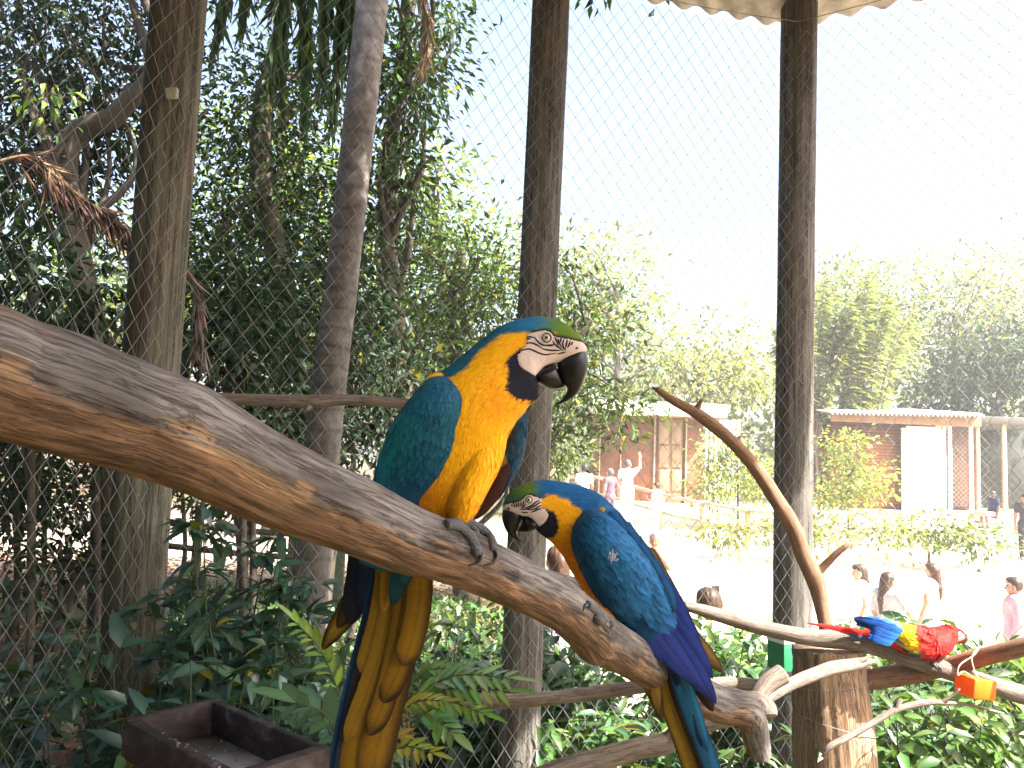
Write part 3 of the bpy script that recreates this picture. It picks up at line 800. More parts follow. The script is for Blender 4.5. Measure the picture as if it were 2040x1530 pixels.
tree('broadleaf_tree', 'leafy tree against the sky just past the palm trunk', (-1.15, 8.2, 0), [(-1.1, 8.2, 2), W(770, 420, 8.2), W(800, 120, 8.2), W(830, -220, 8.2)], .13,
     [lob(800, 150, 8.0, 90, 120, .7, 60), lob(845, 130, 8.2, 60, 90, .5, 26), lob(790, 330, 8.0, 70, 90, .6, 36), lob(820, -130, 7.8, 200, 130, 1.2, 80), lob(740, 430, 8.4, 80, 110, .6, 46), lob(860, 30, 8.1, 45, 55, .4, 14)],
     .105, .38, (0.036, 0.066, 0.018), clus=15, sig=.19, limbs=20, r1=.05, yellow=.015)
# unseen canopy tree added over the roof to shade palm and left trees
tree('added_canopy_tree', 'unseen spreading tree added over the aviary roof to shade the palm and left trees', (-5.4, 2.6, 0), [(-5.2, 2.7, 3.0), (-4.4, 3.2, 5.6), (-2.2, 4.2, 7.0), (0.6, 5.2, 7.4)], .3,
     [(np.array([0.3, 5.9, 6.9]), np.array([1.5, 1.5, .8]), 150), (np.array([1.8, 6.6, 7.8]), np.array([1.5, 1.6, .9]), 120), (np.array([-1.4, 6.0, 7.2]), np.array([1.6, 1.5, .9]), 110), (np.array([0.4, 4.7, 6.3]), np.array([1.1, .8, .5]), 130), (np.array([1.0, 3.3, 6.7]), np.array([1.5, .9, .7]), 200), (np.array([-3.6, 4.4, 7.0]), np.array([1.8, 1.6, 1.2]), 120)], .13, .42, MDG, clus=16, sig=.24, limbs=30, r1=.06)
# unseen hedges added left of and behind the viewer to cut fill light
for (c0, rad, n_, lab) in [((-5.6, 0.2, 2.4), (1.0, 2.8, 2.9), 220, 'dense dark hedge added unseen on the left to cut fill light'), ((-4.2, -4.6, 2.4), (2.4, 1.0, 2.8), 190, 'dense dark hedge added unseen at the back left corner to cut fill light'), ((0.2, -4.8, 2.2), (2.8, 1.0, 2.8), 220, 'dense dark hedge added unseen behind the viewer to cut fill light'), ((-6.2, 4.6, 2.4), (1.2, 1.6, 2.6), 110, 'dense dark hedge added unseen farther along the left to cut fill light')]:
    c0 = np.array(c0)
    tree('hedge', lab, (c0[0], c0[1], 0), [c0 * [1, 1, .4], c0, c0 + [0, 0, .8]], .06, [(c0, np.array(rad), n_)], .22, .5, (.03, .055, .02), clus=22, sig=.36, limbs=14, cat='hedge', r1=.02)
# sun-struck yellow-green mass far behind, seen through the gaps
tree('broadleaf_tree', 'sunlit yellow-green tree seen through gaps behind the shaded trees', (-4.5, 15, 0), [(-4.4, 15, 2), W(560, 500, 15), W(560, 200, 15)], .2,
     [lob(560, 420, 15, 190, 240, 1.5, 150), lob(330, 560, 15, 220, 180, 1.5, 110), lob(120, 620, 15.5, 240, 180, 1.5, 90), lob(720, 560, 15, 140, 170, 1.2, 80), lob(350, 250, 15.5, 90, 160, 1, 34)], .17, .45, YG, clus=15, sig=.36, limbs=14, mat=ML_far, r1=.07)
# bush mass right of the palm
tree('broadleaf_tree', 'dense round green tree behind the post and the larger macaw', (-.5, 9.6, 0), [(-.5, 9.6, 1.2), W(900, 640, 9.6), W(920, 500, 9.6)], .12,
     [lob(900, 590, 9.4, 170, 160, 1.0, 130), lob(800, 690, 9.0, 130, 150, .8, 90), lob(1000, 640, 9.8, 120, 180, .9, 80), lob(880, 780, 9.0, 190, 110, .8, 90), lob(960, 850, 9.0, 120, 90, .7, 40), lob(860, 470, 10, 90, 60, .6, 26)],
     .095, .42, (0.045, 0.078, 0.016), clus=20, sig=.23, limbs=22, yellow=.04, r1=.05)
tree('broadleaf_tree', 'pale yellow-green tree top rising behind the dense round tree', (-1.6, 17, 0), [(-1.5, 17, 3), W(880, 520, 17), W(860, 400, 17)], .18,
     [lob(870, 420, 17, 90, 130, 1.2, 60), lob(940, 500, 17, 130, 90, 1.2, 60), lob(820, 330, 17, 50, 90, .8, 20)], .17, .4, (0.14, 0.19, 0.04), clus=12, sig=.32, limbs=10, mat=ML_far, r1=.05)
# overhanging spray in front of the brick hut
tree('broadleaf_tree', 'leafy overhanging boughs in front of the brick hut corner', (.05, 9.2, -0.6), [(.1, 9.2, .8), W(1080, 780, 9.2), W(1130, 700, 9.2), W(1180, 640, 9.2)], .07,
     [lob(1130, 690, 9.2, 70, 90, .5, 34), lob(1140, 800, 9.1, 80, 80, .5, 40), lob(1215, 790, 9.0, 60, 40, .3, 14), lob(1190, 640, 9.3, 70, 90, .5, 20), lob(1255, 818, 9, 50, 24, .2, 9), lob(1225, 855, 9, 25, 35, .2, 8), lob(1110, 880, 9.2, 40, 60, .4, 16), lob(1130, 560, 9.5, 60, 80, .5, 16)],
     .105, .36, (0.05, 0.08, 0.018), clus=14, sig=.16, limbs=20, r1=.03)
# far sunlit trees
far_specs = [
    ('thin airy tree catching full sun beyond the brick hut', (1230, 560, 30), [(1230, 560, 105, 110, 40), (1180, 650, 110, 80, 30), (1270, 690, 140, 70, 34), (1130, 520, 60, 60, 12)], (0.20, 0.24, 0.10), 30),
    ('low sunlit bushy tree above the brick hut roof', (1380, 740, 32), [(1340, 750, 140, 60, 40), (1470, 760, 120, 60, 34), (1430, 690, 130, 60, 20)], (0.26, 0.28, 0.13), 32),
    ('sunlit leafy tree between the roof corner post and the timber shed', (1700, 640, 33), [(1680, 590, 70, 80, 32), (1730, 700, 100, 90, 44), (1790, 610, 60, 110, 26), (1660, 720, 70, 80, 26)], (0.20, 0.24, 0.10), 33),
    ('tall pale tree above the timber shed', (1900, 620, 36), [(1900, 600, 110, 110, 54), (1980, 640, 120, 150, 60), (1840, 700, 100, 100, 40), (2060, 560, 100, 120, 30)], (0.21, 0.23, 0.13), 36),
    ('dark dense tree behind the wire cage', (1990, 720, 31), [(1960, 740, 100, 80, 70), (2060, 720, 110, 120, 70), (1880, 780, 70, 50, 34)], (0.038, 0.055, 0.036), 31)]
for lab, (bx, by, y), lobs, colr, _ in far_specs:
    b = W(bx, 980, y); b[2] = float(tz(b[0], b[1]))
    tree('broadleaf_tree', lab, b, [W(bx, 850, y), W(bx, by, y)], .22, [lob(a, b_, y + rng.uniform(-1, 1), c_, d_, c_ * pxm(y) * .8, n_ * 2) for a, b_, c_, d_, n_ in lobs], .24, .5, colr, clus=14, sig=.45, limbs=18, mat=ML_far, yellow=.0, r1=.07)
# feathery plumes beside the post (palm-like bamboo)
def frond(mb, base, tip, sag, nl, ll, w, col, rib=None, droop=.5, spread=.8):
    """arching frond: rachis plus two rows of leaflets"""
    base = np.asarray(base, float); tip = np.asarray(tip, float)
    mid = (base + tip) / 2 + np.array([0, 0, sag])
    P = cr([base, mid, tip], 40)
    T = norm(np.gradient(P, axis=0))
    side = norm(np.cross(T, np.array([0, 0, 1.0])) + 1e-4)
    t = np.linspace(.12, 1, nl); i = (t * 39).astype(int)
    for sgn in (-1, 1):
        pos = P[i]
        ax = norm(side[i] * sgn * spread + T[i] * .75 + np.array([0, 0, -droop]) + rng.normal(size=(nl, 3)) * .14)
        nr = norm(np.array([0, 0, 1.0]) + rng.normal(size=(nl, 3)) * .3)
        lens = ll * np.sin(np.pi * np.clip(t * .8 + .15, 0, 1)) ** .6 * np.exp(rng.normal(0, .1, nl))
        v, f, c = leaf_arrays(pos, ax, nr, lens, w, leaf_cols(nl, col, .25, 0), 0, .25, .12)
        mb.add(v, f, c)
    return P

for (a, lab) in (((1745, 560), 'feathery bamboo plume leaning beside the roof corner post'), ((1640, 560), 'drooping feathery bamboo clump behind the roof corner post')):
    b = W(a[0] - 30, 985, 27); b[2] = float(tz(b[0], b[1]))
    t = thing('bamboo_clump', b, lab, 'bamboo')
    mb = MB(); st = MB()
    for k in range(26):
        hx = rng.uniform(-70, 70)
        top = W(a[0] + hx * 1.6, a[1] + abs(hx) * 2.2 - rng.uniform(0, 60), 27 + rng.uniform(-1, 1))
        P = frond(mb, b + np.array([hx * .006, 0, 2.2]), top, .9, 34, .55, .09, (0.20, 0.24, 0.12), droop=.7)
        add_tube(st, np.vstack([b + np.array([hx * .006, rng.uniform(-.4, .4), 0]), P]), np.linspace(.03, .008, 41), 5)
    o = mb.build('leaves', ML_far, t); o['kind'] = 'stuff'
    st.build('culms', M_branch, t)['kind'] = 'stuff'

# hanging palm fronds behind the post and by the palm trunk
fm = MB(); fst = MB()
crownp = PP[-1]
for (bx, by, tx, ty, y, sag) in [(470, -260, 560, 230, 5.6, .35), (520, -260, 610, 260, 5.7, .3), (600, -240, 640, 200, 5.5, .3), (440, -220, 420, 120, 5.8, .3), (640, -240, 700, 150, 5.4, .3), (560, -260, 530, 190, 5.3, .35), (690, -220, 660, 260, 5.6, .25), (420, -200, 480, 60, 5.5, .2)]:
    P = frond(fm, crownp + (W(bx, by, y) - crownp) * .65, W(tx, ty, y), sag, 60, .42, .022, (0.05, 0.085, 0.025), droop=1.2, spread=.45)
    add_tube(fst, P, np.linspace(.012, .003, 40), 5)
for (bx, by, tx, ty, y) in [(760, -160, 1000, -250, 4.4), (700, -200, 500, -420, 4.0), (720, -200, 800, -500, 5)]:
    P = frond(fm, crownp, W(tx, ty, y), .3, 50, .4, .024, (0.05, 0.085, 0.025), droop=.6)
    add_tube(fst, P, np.linspace(.014, .004, 40), 5)
o = fm.build('fronds', ML, palm); o['kind'] = 'stuff'
fst.build('frond_ribs', M_branch_brown, palm)['kind'] = 'stuff'

# dead fronds
def dead(name, label, pts, n, L, col):
    A = np.array(pts, float); C_ = cr(W(A[:, 0], A[:, 1], A[:, 2]), 60)
    t = thing(name, C_[0], label, 'dead frond')
    tube_obj('rib', C_, np.linspace(.016, .004, 60), M_branch_brown, t, 6)
    mb = MB()
    i = rng.integers(6, 60, n)
    T = norm(np.gradient(C_, axis=0))
    ax = norm(T[i] * .9 + rng.normal(size=(n, 3)) * .22 + np.array([0, 0, -.55]))
    v, f, c = leaf_arrays(C_[i] + rng.normal(size=(n, 3)) * .012, ax, rand_unit(n), L * rng.uniform(.5, 1.1, n), .012, leaf_cols(n, col, .35, 0), 0, .1, .1)
    mb.add(v, f, c)
    mb.build('withered_leaflets', ML_dry, t)['kind'] = 'stuff'
dead('dead_palm_frond', 'brown withered palm frond hanging in the dark tree near the mossy post', [(-30, 330, 4.6), (60, 312, 4.6), (110, 350, 4.55), (170, 400, 4.5), (235, 440, 4.5), (270, 480, 4.5)], 420, .34, (0.16, 0.10, 0.065))
dead('dead_palm_frond', 'pale withered frond hanging beside the top of the palm trunk', [(830, -60, 6.0), (845, 10, 6), (852, 70, 6), (845, 120, 6)], 160, .3, (0.36, 0.28, 0.18))
dead('dead_palm_frond', 'dry grey frond drooping on the far side of the mossy post', [(370, 540, 4.4), (390, 570, 4.4), (398, 640, 4.4), (400, 690, 4.4)], 130, .22, (0.20, 0.17, 0.14))

# bright fresh sprig in the dark tree
def sprig(name, label, c0, R_, n, L, asp, col, mat=ML_near, cat='plant', stem=None, group=None, detail=1):
    t = thing(name, c0 if stem is None else stem[0], label, cat, group)
    off = rng.normal(size=(n, 3)) * np.array(R_)
    ax = norm(off * [1, 1, .3] + np.array([0, 0, -.12]) + rng.normal(size=(n, 3)) * .04)
    nr = norm(rng.normal(size=(n, 3)) * .35 + [0, -.3, 1])
    ll = L * np.exp(rng.normal(0, .2, n))
    v, f, c = leaf_arrays(c0 + off, ax, nr, ll, ll * asp, leaf_cols(n, col, .25, 0), detail, .2)
    mk('leaves', v, f, mat, t, c)['kind'] = 'stuff'
    mb = MB()
    for k in range(min(n, 14)):
        add_tube(mb, cr([c0 if stem is None else stem[-1], c0 + off[k] * .6 + [0, 0, .01], c0 + off[k]], 8), np.linspace(.003, .001, 8), 5)
    if stem is not None: add_tube(mb, cr(stem, 16), np.linspace(.006, .003, 16), 6)
    mb.build('stem', M_branch_brown, t)
    return t
sprig('fresh_sprig', 'bright yellow-green young leaves hanging in the dark tree', W(95, 195, 5.0), (.10, .08, .08), 46, .085, .4, (.13, .22, .03))

# ------------------------------------------------------------------ shrubs behind the wire
def shrub(name, label, px, py, y, h, nst, spread, L, asp, col, per=13, group=None, yellow=.02, z0=None, mat=None, lean=(0, 0), whorl=True, var=.28):
    """px,py give the middle of the top; the plant stands on the ground under it"""
    top = W(px, py, y)
    gz_ = float(tz(top[0], y)) if z0 is None else z0
    base = np.array([top[0] - lean[0], y - lean[1], gz_])
    h = max(top[2] - gz_, .15) if h is None else h
    t = thing(name, base, label, 'shrub', group)
    st = MB(); lf = MB()
    for k in range(nst):
        a = rng.uniform(0, 2 * np.pi); s = spread * math.sqrt(rng.random())
        hh = h * rng.uniform(.5, 1.0)
        tipp = base + np.array([lean[0] + math.cos(a) * s, lean[1] + math.sin(a) * s * .7, hh])
        mid = base + (tipp - base) * .55 + np.array([math.cos(a), math.sin(a), 0]) * s * -.15
        P = cr([base + rng.normal(size=3) * [.03, .03, 0], mid, tipp], 24)
        add_tube(st, P, np.linspace(.0075, .002, 24), 5)
        n = per
        i = (np.sort(rng.random(n) ** .5) * 23).astype(int); i[-3:] = 23
        pos = P[i]
        ang = np.arange(n) * 2.4 + a
        ax = norm(np.stack([np.cos(ang), np.sin(ang), rng.uniform(-.45, .25, n)], 1))
        # petiole
        pos2 = pos + ax * L * .35
        for q_ in range(0, n, 2): add_tube(st, np.array([pos[q_], pos2[q_]]), .0014, 3, cap=False)
        for rep in range(3 if whorl else 1):
            ax2 = norm(ax + rng.normal(size=(n, 3)) * .55 * (rep > 0))
            nr = norm(rng.normal(size=(n, 3)) * .3 + np.array([0, -.15, 1]))
            ll = L * np.exp(rng.normal(0, .24, n))
            v, f, c = leaf_arrays(pos2, ax2, nr, ll, ll * asp, leaf_cols(n, col, var, yellow), 1, .25, .16)
            lf.add(v, f, c)
    lf.build('leaves', mat or ML_near, t)['kind'] = 'stuff'
    st.build('stems', M_stem, t)
    return t

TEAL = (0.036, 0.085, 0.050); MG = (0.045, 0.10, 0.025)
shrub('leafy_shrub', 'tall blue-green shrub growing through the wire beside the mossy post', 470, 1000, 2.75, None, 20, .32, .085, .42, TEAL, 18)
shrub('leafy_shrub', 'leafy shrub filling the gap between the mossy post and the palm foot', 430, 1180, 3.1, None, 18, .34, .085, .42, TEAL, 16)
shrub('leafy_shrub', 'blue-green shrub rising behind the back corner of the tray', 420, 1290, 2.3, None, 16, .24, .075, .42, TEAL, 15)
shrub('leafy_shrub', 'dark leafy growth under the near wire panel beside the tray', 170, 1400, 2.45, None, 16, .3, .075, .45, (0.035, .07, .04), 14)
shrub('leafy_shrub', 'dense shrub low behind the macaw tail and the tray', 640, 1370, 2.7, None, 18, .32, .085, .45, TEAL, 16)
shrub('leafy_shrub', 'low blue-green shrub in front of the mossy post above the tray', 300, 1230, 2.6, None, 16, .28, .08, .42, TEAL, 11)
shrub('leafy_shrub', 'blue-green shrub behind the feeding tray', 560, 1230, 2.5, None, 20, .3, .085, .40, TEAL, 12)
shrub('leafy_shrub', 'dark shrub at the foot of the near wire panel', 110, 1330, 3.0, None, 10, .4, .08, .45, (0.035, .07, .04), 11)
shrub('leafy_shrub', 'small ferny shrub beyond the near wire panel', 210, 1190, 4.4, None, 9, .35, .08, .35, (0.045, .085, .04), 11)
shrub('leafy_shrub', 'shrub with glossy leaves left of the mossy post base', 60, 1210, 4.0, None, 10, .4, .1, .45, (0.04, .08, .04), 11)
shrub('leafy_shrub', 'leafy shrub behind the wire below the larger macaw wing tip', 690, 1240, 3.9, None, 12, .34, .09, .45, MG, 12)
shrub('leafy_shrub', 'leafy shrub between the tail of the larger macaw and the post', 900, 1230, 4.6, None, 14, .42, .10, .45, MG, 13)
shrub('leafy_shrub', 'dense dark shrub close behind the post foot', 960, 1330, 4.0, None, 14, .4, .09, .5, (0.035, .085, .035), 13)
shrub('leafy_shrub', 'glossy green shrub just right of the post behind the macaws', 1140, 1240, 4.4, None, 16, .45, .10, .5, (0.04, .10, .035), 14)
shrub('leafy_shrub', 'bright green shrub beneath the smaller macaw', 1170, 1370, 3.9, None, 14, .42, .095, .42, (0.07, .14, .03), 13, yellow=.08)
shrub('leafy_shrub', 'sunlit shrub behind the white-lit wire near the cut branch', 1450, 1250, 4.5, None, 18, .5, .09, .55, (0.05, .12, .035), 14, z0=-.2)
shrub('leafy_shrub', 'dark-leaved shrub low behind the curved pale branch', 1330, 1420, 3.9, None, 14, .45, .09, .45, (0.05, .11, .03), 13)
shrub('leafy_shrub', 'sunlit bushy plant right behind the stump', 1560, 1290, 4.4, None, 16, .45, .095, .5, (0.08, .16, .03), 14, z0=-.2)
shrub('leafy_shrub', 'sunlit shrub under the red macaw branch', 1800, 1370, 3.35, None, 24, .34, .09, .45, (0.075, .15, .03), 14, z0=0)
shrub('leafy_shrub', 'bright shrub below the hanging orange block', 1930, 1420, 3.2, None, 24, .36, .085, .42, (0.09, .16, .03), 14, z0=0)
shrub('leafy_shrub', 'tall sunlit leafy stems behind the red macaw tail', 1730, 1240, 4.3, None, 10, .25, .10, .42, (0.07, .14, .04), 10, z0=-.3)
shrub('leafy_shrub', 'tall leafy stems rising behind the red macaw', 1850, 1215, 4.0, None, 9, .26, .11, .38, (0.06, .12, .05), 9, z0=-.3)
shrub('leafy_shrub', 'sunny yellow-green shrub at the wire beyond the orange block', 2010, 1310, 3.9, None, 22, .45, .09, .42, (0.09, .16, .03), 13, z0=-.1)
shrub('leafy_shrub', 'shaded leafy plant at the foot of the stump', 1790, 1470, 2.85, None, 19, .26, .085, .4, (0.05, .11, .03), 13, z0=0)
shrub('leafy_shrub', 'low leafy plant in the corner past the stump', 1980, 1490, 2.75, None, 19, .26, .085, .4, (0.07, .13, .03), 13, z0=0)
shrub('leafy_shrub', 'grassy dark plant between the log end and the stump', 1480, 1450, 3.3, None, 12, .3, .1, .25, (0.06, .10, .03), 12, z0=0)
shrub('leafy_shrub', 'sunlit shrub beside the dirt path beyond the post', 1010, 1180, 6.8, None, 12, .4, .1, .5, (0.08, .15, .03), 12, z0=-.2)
# understory hedge of shaded bushes behind the near wire
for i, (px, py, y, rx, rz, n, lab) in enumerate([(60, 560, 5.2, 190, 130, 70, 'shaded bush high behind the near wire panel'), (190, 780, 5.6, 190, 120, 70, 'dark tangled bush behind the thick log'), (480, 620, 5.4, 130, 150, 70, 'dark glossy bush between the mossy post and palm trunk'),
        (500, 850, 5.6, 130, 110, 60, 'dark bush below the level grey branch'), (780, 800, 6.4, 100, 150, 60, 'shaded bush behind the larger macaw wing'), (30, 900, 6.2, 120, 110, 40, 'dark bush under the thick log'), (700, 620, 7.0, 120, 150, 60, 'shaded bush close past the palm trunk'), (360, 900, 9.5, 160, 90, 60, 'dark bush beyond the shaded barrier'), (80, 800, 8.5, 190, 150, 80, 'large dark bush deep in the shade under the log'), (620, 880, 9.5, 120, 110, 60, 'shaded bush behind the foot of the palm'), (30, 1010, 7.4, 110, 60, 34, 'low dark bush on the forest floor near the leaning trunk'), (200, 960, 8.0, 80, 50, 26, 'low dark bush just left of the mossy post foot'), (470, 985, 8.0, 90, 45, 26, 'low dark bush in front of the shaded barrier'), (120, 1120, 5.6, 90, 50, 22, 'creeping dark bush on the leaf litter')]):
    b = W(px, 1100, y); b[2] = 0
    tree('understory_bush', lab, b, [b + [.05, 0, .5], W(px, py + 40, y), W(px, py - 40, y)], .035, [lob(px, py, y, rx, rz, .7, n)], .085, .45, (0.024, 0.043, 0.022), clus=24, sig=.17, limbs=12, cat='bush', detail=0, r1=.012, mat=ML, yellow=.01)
for (px, py, y, rx, rz, n, colr, lab) in [(1130, 1420, 5.0, 120, 70, 60, (.05, .10, .025), 'thick green bush filling the space behind the post foot'), (1420, 1390, 5.0, 120, 70, 70, (.07, .13, .03), 'thick sunlit bush behind the wire below the sloping log'),
        (1600, 1390, 5.1, 110, 70, 60, (.07, .13, .03), 'thick sunlit bush directly behind the stump'), (1790, 1410, 5.0, 130, 65, 75, (.08, .14, .03), 'thick sunlit bush low behind the red macaw'), (1990, 1400, 4.8, 130, 65, 75, (.08, .14, .03), 'thick sunlit bush low behind the orange block'), (900, 1420, 5.2, 110, 70, 50, (.04, .085, .025), 'thick green bush low behind the macaw tail')]:
    b = W(px, 1560, y); b[2] = float(tz(b[0], y))
    tree('understory_bush', lab, b, [b + [.05, 0, .15], W(px, py + 40, y), W(px, py, y)], .02, [lob(px, py, y, rx, rz, .5, n)], .095, .5, colr, clus=22, sig=.13, limbs=12, cat='bush', r1=.008, mat=ML, yellow=.02, detail=1)
# slim bare trunks among the understory
for (a, b, y, r, lab) in [((300, 960), (110, 1230), 6.0, .05, 'leaning dark sapling trunk under the log by the mossy post'), ((250, 640), (180, 780), 5.2, .014, 'thin pale stem leaning behind the log near the mossy post'), ((310, 560), (250, 700), 5.0, .018, 'pale crooked stem behind the mossy post'), ((560, 340), (430, 470), 7.2, .02, 'thin dark bough crossing behind the wire left of the palm')]:
    P = cr([W(a[0], a[1], y), W((a[0] + b[0]) / 2 - 14, (a[1] + b[1]) / 2 + 6, y), W(b[0], b[1], y)], 30)
    if a[1] > 900: P = np.vstack([W(330, 700, y), P, [P[-1][0] - .15, y, 0]]); P = cr(P, 40)
    o = tube_obj('sapling_stem', P, np.linspace(r, r * 1.2, len(P)), M_branch if 'pale' in lab else M_bark, None, 8, rough=.1)
    tag(o, lab, 'stem')

# compound-leaved sprays beside the tail of the larger macaw
def compound(mb, st, base, tip, npair, L, asp, col, sag=.03, nrm=(0, -.3, 1)):
    base = np.asarray(base, float); tip = np.asarray(tip, float)
    P = cr([base, (base + tip) / 2 + [0, 0, sag], tip], 30)
    add_tube(st, P, np.linspace(.0022, .0009, 30), 5)
    T = norm(np.gradient(P, axis=0)); nr = norm(np.array(nrm, float))
    side = norm(np.cross(T, nr))
    i = (np.linspace(.22, .98, npair) * 29).astype(int)
    for s in (-1, 1):
        ax = norm(side[i] * s * .9 + T[i] * .65 + rng.normal(size=(npair, 3)) * .07)
        nn = np.tile(nr, (npair, 1)) + rng.normal(size=(npair, 3)) * .15
        ll = L * (1 - .35 * np.abs(np.linspace(-.6, 1, npair))) * np.exp(rng.normal(0, .07, npair))
        v, f, c = leaf_arrays(P[i], ax, nn, ll, ll * asp, leaf_cols(npair, col, .15, 0), 1, .12, .1)
        mb.add(v, f, c)
    v, f, c = leaf_arrays(P[-1:], T[-1:], nr[None], [L], [L * asp], leaf_cols(1, col, .1, 0), 1, .1, .1); mb.add(v, f, c)
specs = [('bright pinnate spray pointing past the post beside the macaw tail', [((770, 1430), (1000, 1375), 1.75, 11, .085, .26, (.10, .20, .04)), ((800, 1400), (1010, 1350), 1.78, 9, .08, .26, (.14, .24, .12)), ((820, 1440), (960, 1420), 1.7, 8, .06, .3, (.10, .2, .03))]),
         ('yellowing pinnate spray low beside the macaw tail', [((760, 1470), (880, 1395), 1.65, 8, .045, .36, (.24, .23, .03)), ((740, 1540), (860, 1500), 1.62, 7, .05, .32, (.22, .24, .03)), ((770, 1540), (790, 1470), 1.6, 5, .05, .36, (.26, .20, .03))]),
         ('pinnate spray rising left of the macaw tail', [((690, 1420), (590, 1240), 1.7, 9, .065, .34, (.20, .30, .05)), ((680, 1440), (640, 1300), 1.75, 7, .07, .4, (.07, .15, .08))]),
         ('broad-leaved sprig between the tray and the macaw tail', [((700, 1510), (590, 1400), 1.6, 5, .10, .42, (.07, .15, .07)), ((690, 1530), (610, 1430), 1.62, 5, .08, .36, (.06, .13, .06))]),
         ('small pinnate sprays behind the macaw tail', [((800, 1330), (860, 1250), 1.9, 7, .05, .3, (.16, .2, .03)), ((810, 1340), (780, 1240), 1.95, 7, .05, .3, (.17, .2, .04)), ((790, 1400), (900, 1330), 2.0, 8, .06, .4, (.08, .16, .04)), ((800, 1440), (900, 1460), 1.9, 7, .07, .45, (.06, .13, .03))])]
for lab, L_ in specs:
    b = W(L_[0][0][0], 1560, L_[0][2]); root = np.array([b[0], b[1] + .15, 0.0])
    t = thing('pinnate_plant', root, lab, 'plant')
    mb = MB(); st = MB()
    for (a, e, y, npair, L, asp, col) in L_:
        pb = W(a[0], a[1], y)
        add_tube(st, cr([root, (root + pb) / 2 + [.04, .05, .1], pb], 20), np.linspace(.006, .002, 20), 6)
        compound(mb, st, pb, W(e[0], e[1], y - .05), npair, L, asp, col)
    mb.build('leaflets', ML_near, t)['kind'] = 'stuff'
    st.build('stem', M_stem, t)

# ------------------------------------------------------------------ litter and ground cover
def litter(name, label, n, xr, yr, L, col, mat, up=.0):
    x = rng.uniform(*xr, n); y = rng.uniform(*yr, n)
    pos = np.stack([x, y, tz(x, y) + .02 + .02 * rng.random(n)], 1)
    ax = norm(rng.normal(size=(n, 3)) * [1, 1, .15] + [0, 0, up]); nr = norm(rng.normal(size=(n, 3)) * .4 + [0, 0, 1])
    ll = L * np.exp(rng.normal(0, .3, n))
    v, f, c = leaf_arrays(pos, ax, nr, ll, ll * .5, leaf_cols(n, col, .45, 0), 0, .1, .2)
    o = mk(name, v, f, mat, None, c); tag(o, label, 'ground cover', kind='stuff'); return o
litter('leaf_litter', 'dry brown leaf litter on the forest floor beyond the wire', 9000, (-8, .5), (3.5, 12), .08, (.16, .10, .06), ML_dry)
litter('ground_cover', 'low green ground cover at the edge of the dirt path', 6000, (-3.5, 1.0), (5.0, 9.5), .09, (.05, .10, .025), ML_near, up=.9)
# ------------------------------------------------------------------ huts, cage and rails across the sunny yard
def brick_mat(name, c1, c2, mort, sx, sz):
    m, nt, out = mat_new(name)
    p = nt.nodes.new('ShaderNodeBsdfPrincipled'); p.inputs['Roughness'].default_value = .9
    a = nt.nodes.new('ShaderNodeAttribute'); a.attribute_name = 'luv'
    sp_ = nt.nodes.new('ShaderNodeSeparateXYZ'); nt.links.new(a.outputs['Vector'], sp_.inputs[0])
    cb = nt.nodes.new('ShaderNodeCombineXYZ'); nt.links.new(sp_.outputs[0], cb.inputs[0]); nt.links.new(sp_.outputs[2], cb.inputs[1])
    b = nt.nodes.new('ShaderNodeTexBrick'); b.inputs['Scale'].default_value = 1
    b.inputs['Brick Width'].default_value = sx; b.inputs['Row Height'].default_value = sz; b.inputs['Mortar Size'].default_value = sz * .12
    b.inputs['Color1'].default_value = (*c1, 1); b.inputs['Color2'].default_value = (*c2, 1); b.inputs['Mortar'].default_value = (*mort, 1)
    nt.links.new(cb.outputs[0], b.inputs['Vector'])
    nz = mapped_noise(nt, a.outputs['Vector'], (1, 1, 1), 1.5, 5)
    mm = N(nt, 'ShaderNodeMix', data_type='RGBA', blend_type='MULTIPLY'); mm.inputs[0].default_value = .7
    r = ramp(nt, [(.3, (.6, .6, .6)), (.7, (1.2, 1.15, 1.1))]); nt.links.new(nz, r.inputs[0])
    nt.links.new(b.outputs[0], mm.inputs[6]); nt.links.new(r.outputs[0], mm.inputs[7])
    nt.links.new(mm.outputs[2], p.inputs['Base Color'])
    bm = nt.nodes.new('ShaderNodeBump'); bm.inputs['Strength'].default_value = .5; bm.inputs['Distance'].default_value = .01
    nt.links.new(b.outputs['Fac'], bm.inputs['Height']); bm.invert = True; nt.links.new(bm.outputs[0], p.inputs['Normal'])
    nt.links.new(p.outputs[0], out.inputs[0]); return m
M_brick = brick_mat('orange_brick', (.24, .085, .035), (.19, .065, .03), (.21, .13, .08), .24, .085)
M_slat = brick_mat('orange_timber_slats', (.26, .10, .03), (.20, .075, .025), (.08, .03, .012), 4.0, .11)
M_door = plain('brown_door_wood', (.22, .13, .07), .75, noise=.35, nscale=4)
M_white = plain('white_paint', (.78, .76, .70), .7, noise=.12, nscale=5)
M_fascia = plain('pale_roof_sheet', (.58, .55, .50), .7, noise=.2, nscale=3)
M_rail = plain('pale_rail_wood', (.42, .31, .21), .8, noise=.3, nscale=6)
M_dkfr = plain('dark_frame', (.07, .065, .055), .7, noise=.3)
M_backw = plain('cage_back_wall', (.03, .036, .026), .9, noise=.5, nscale=2)

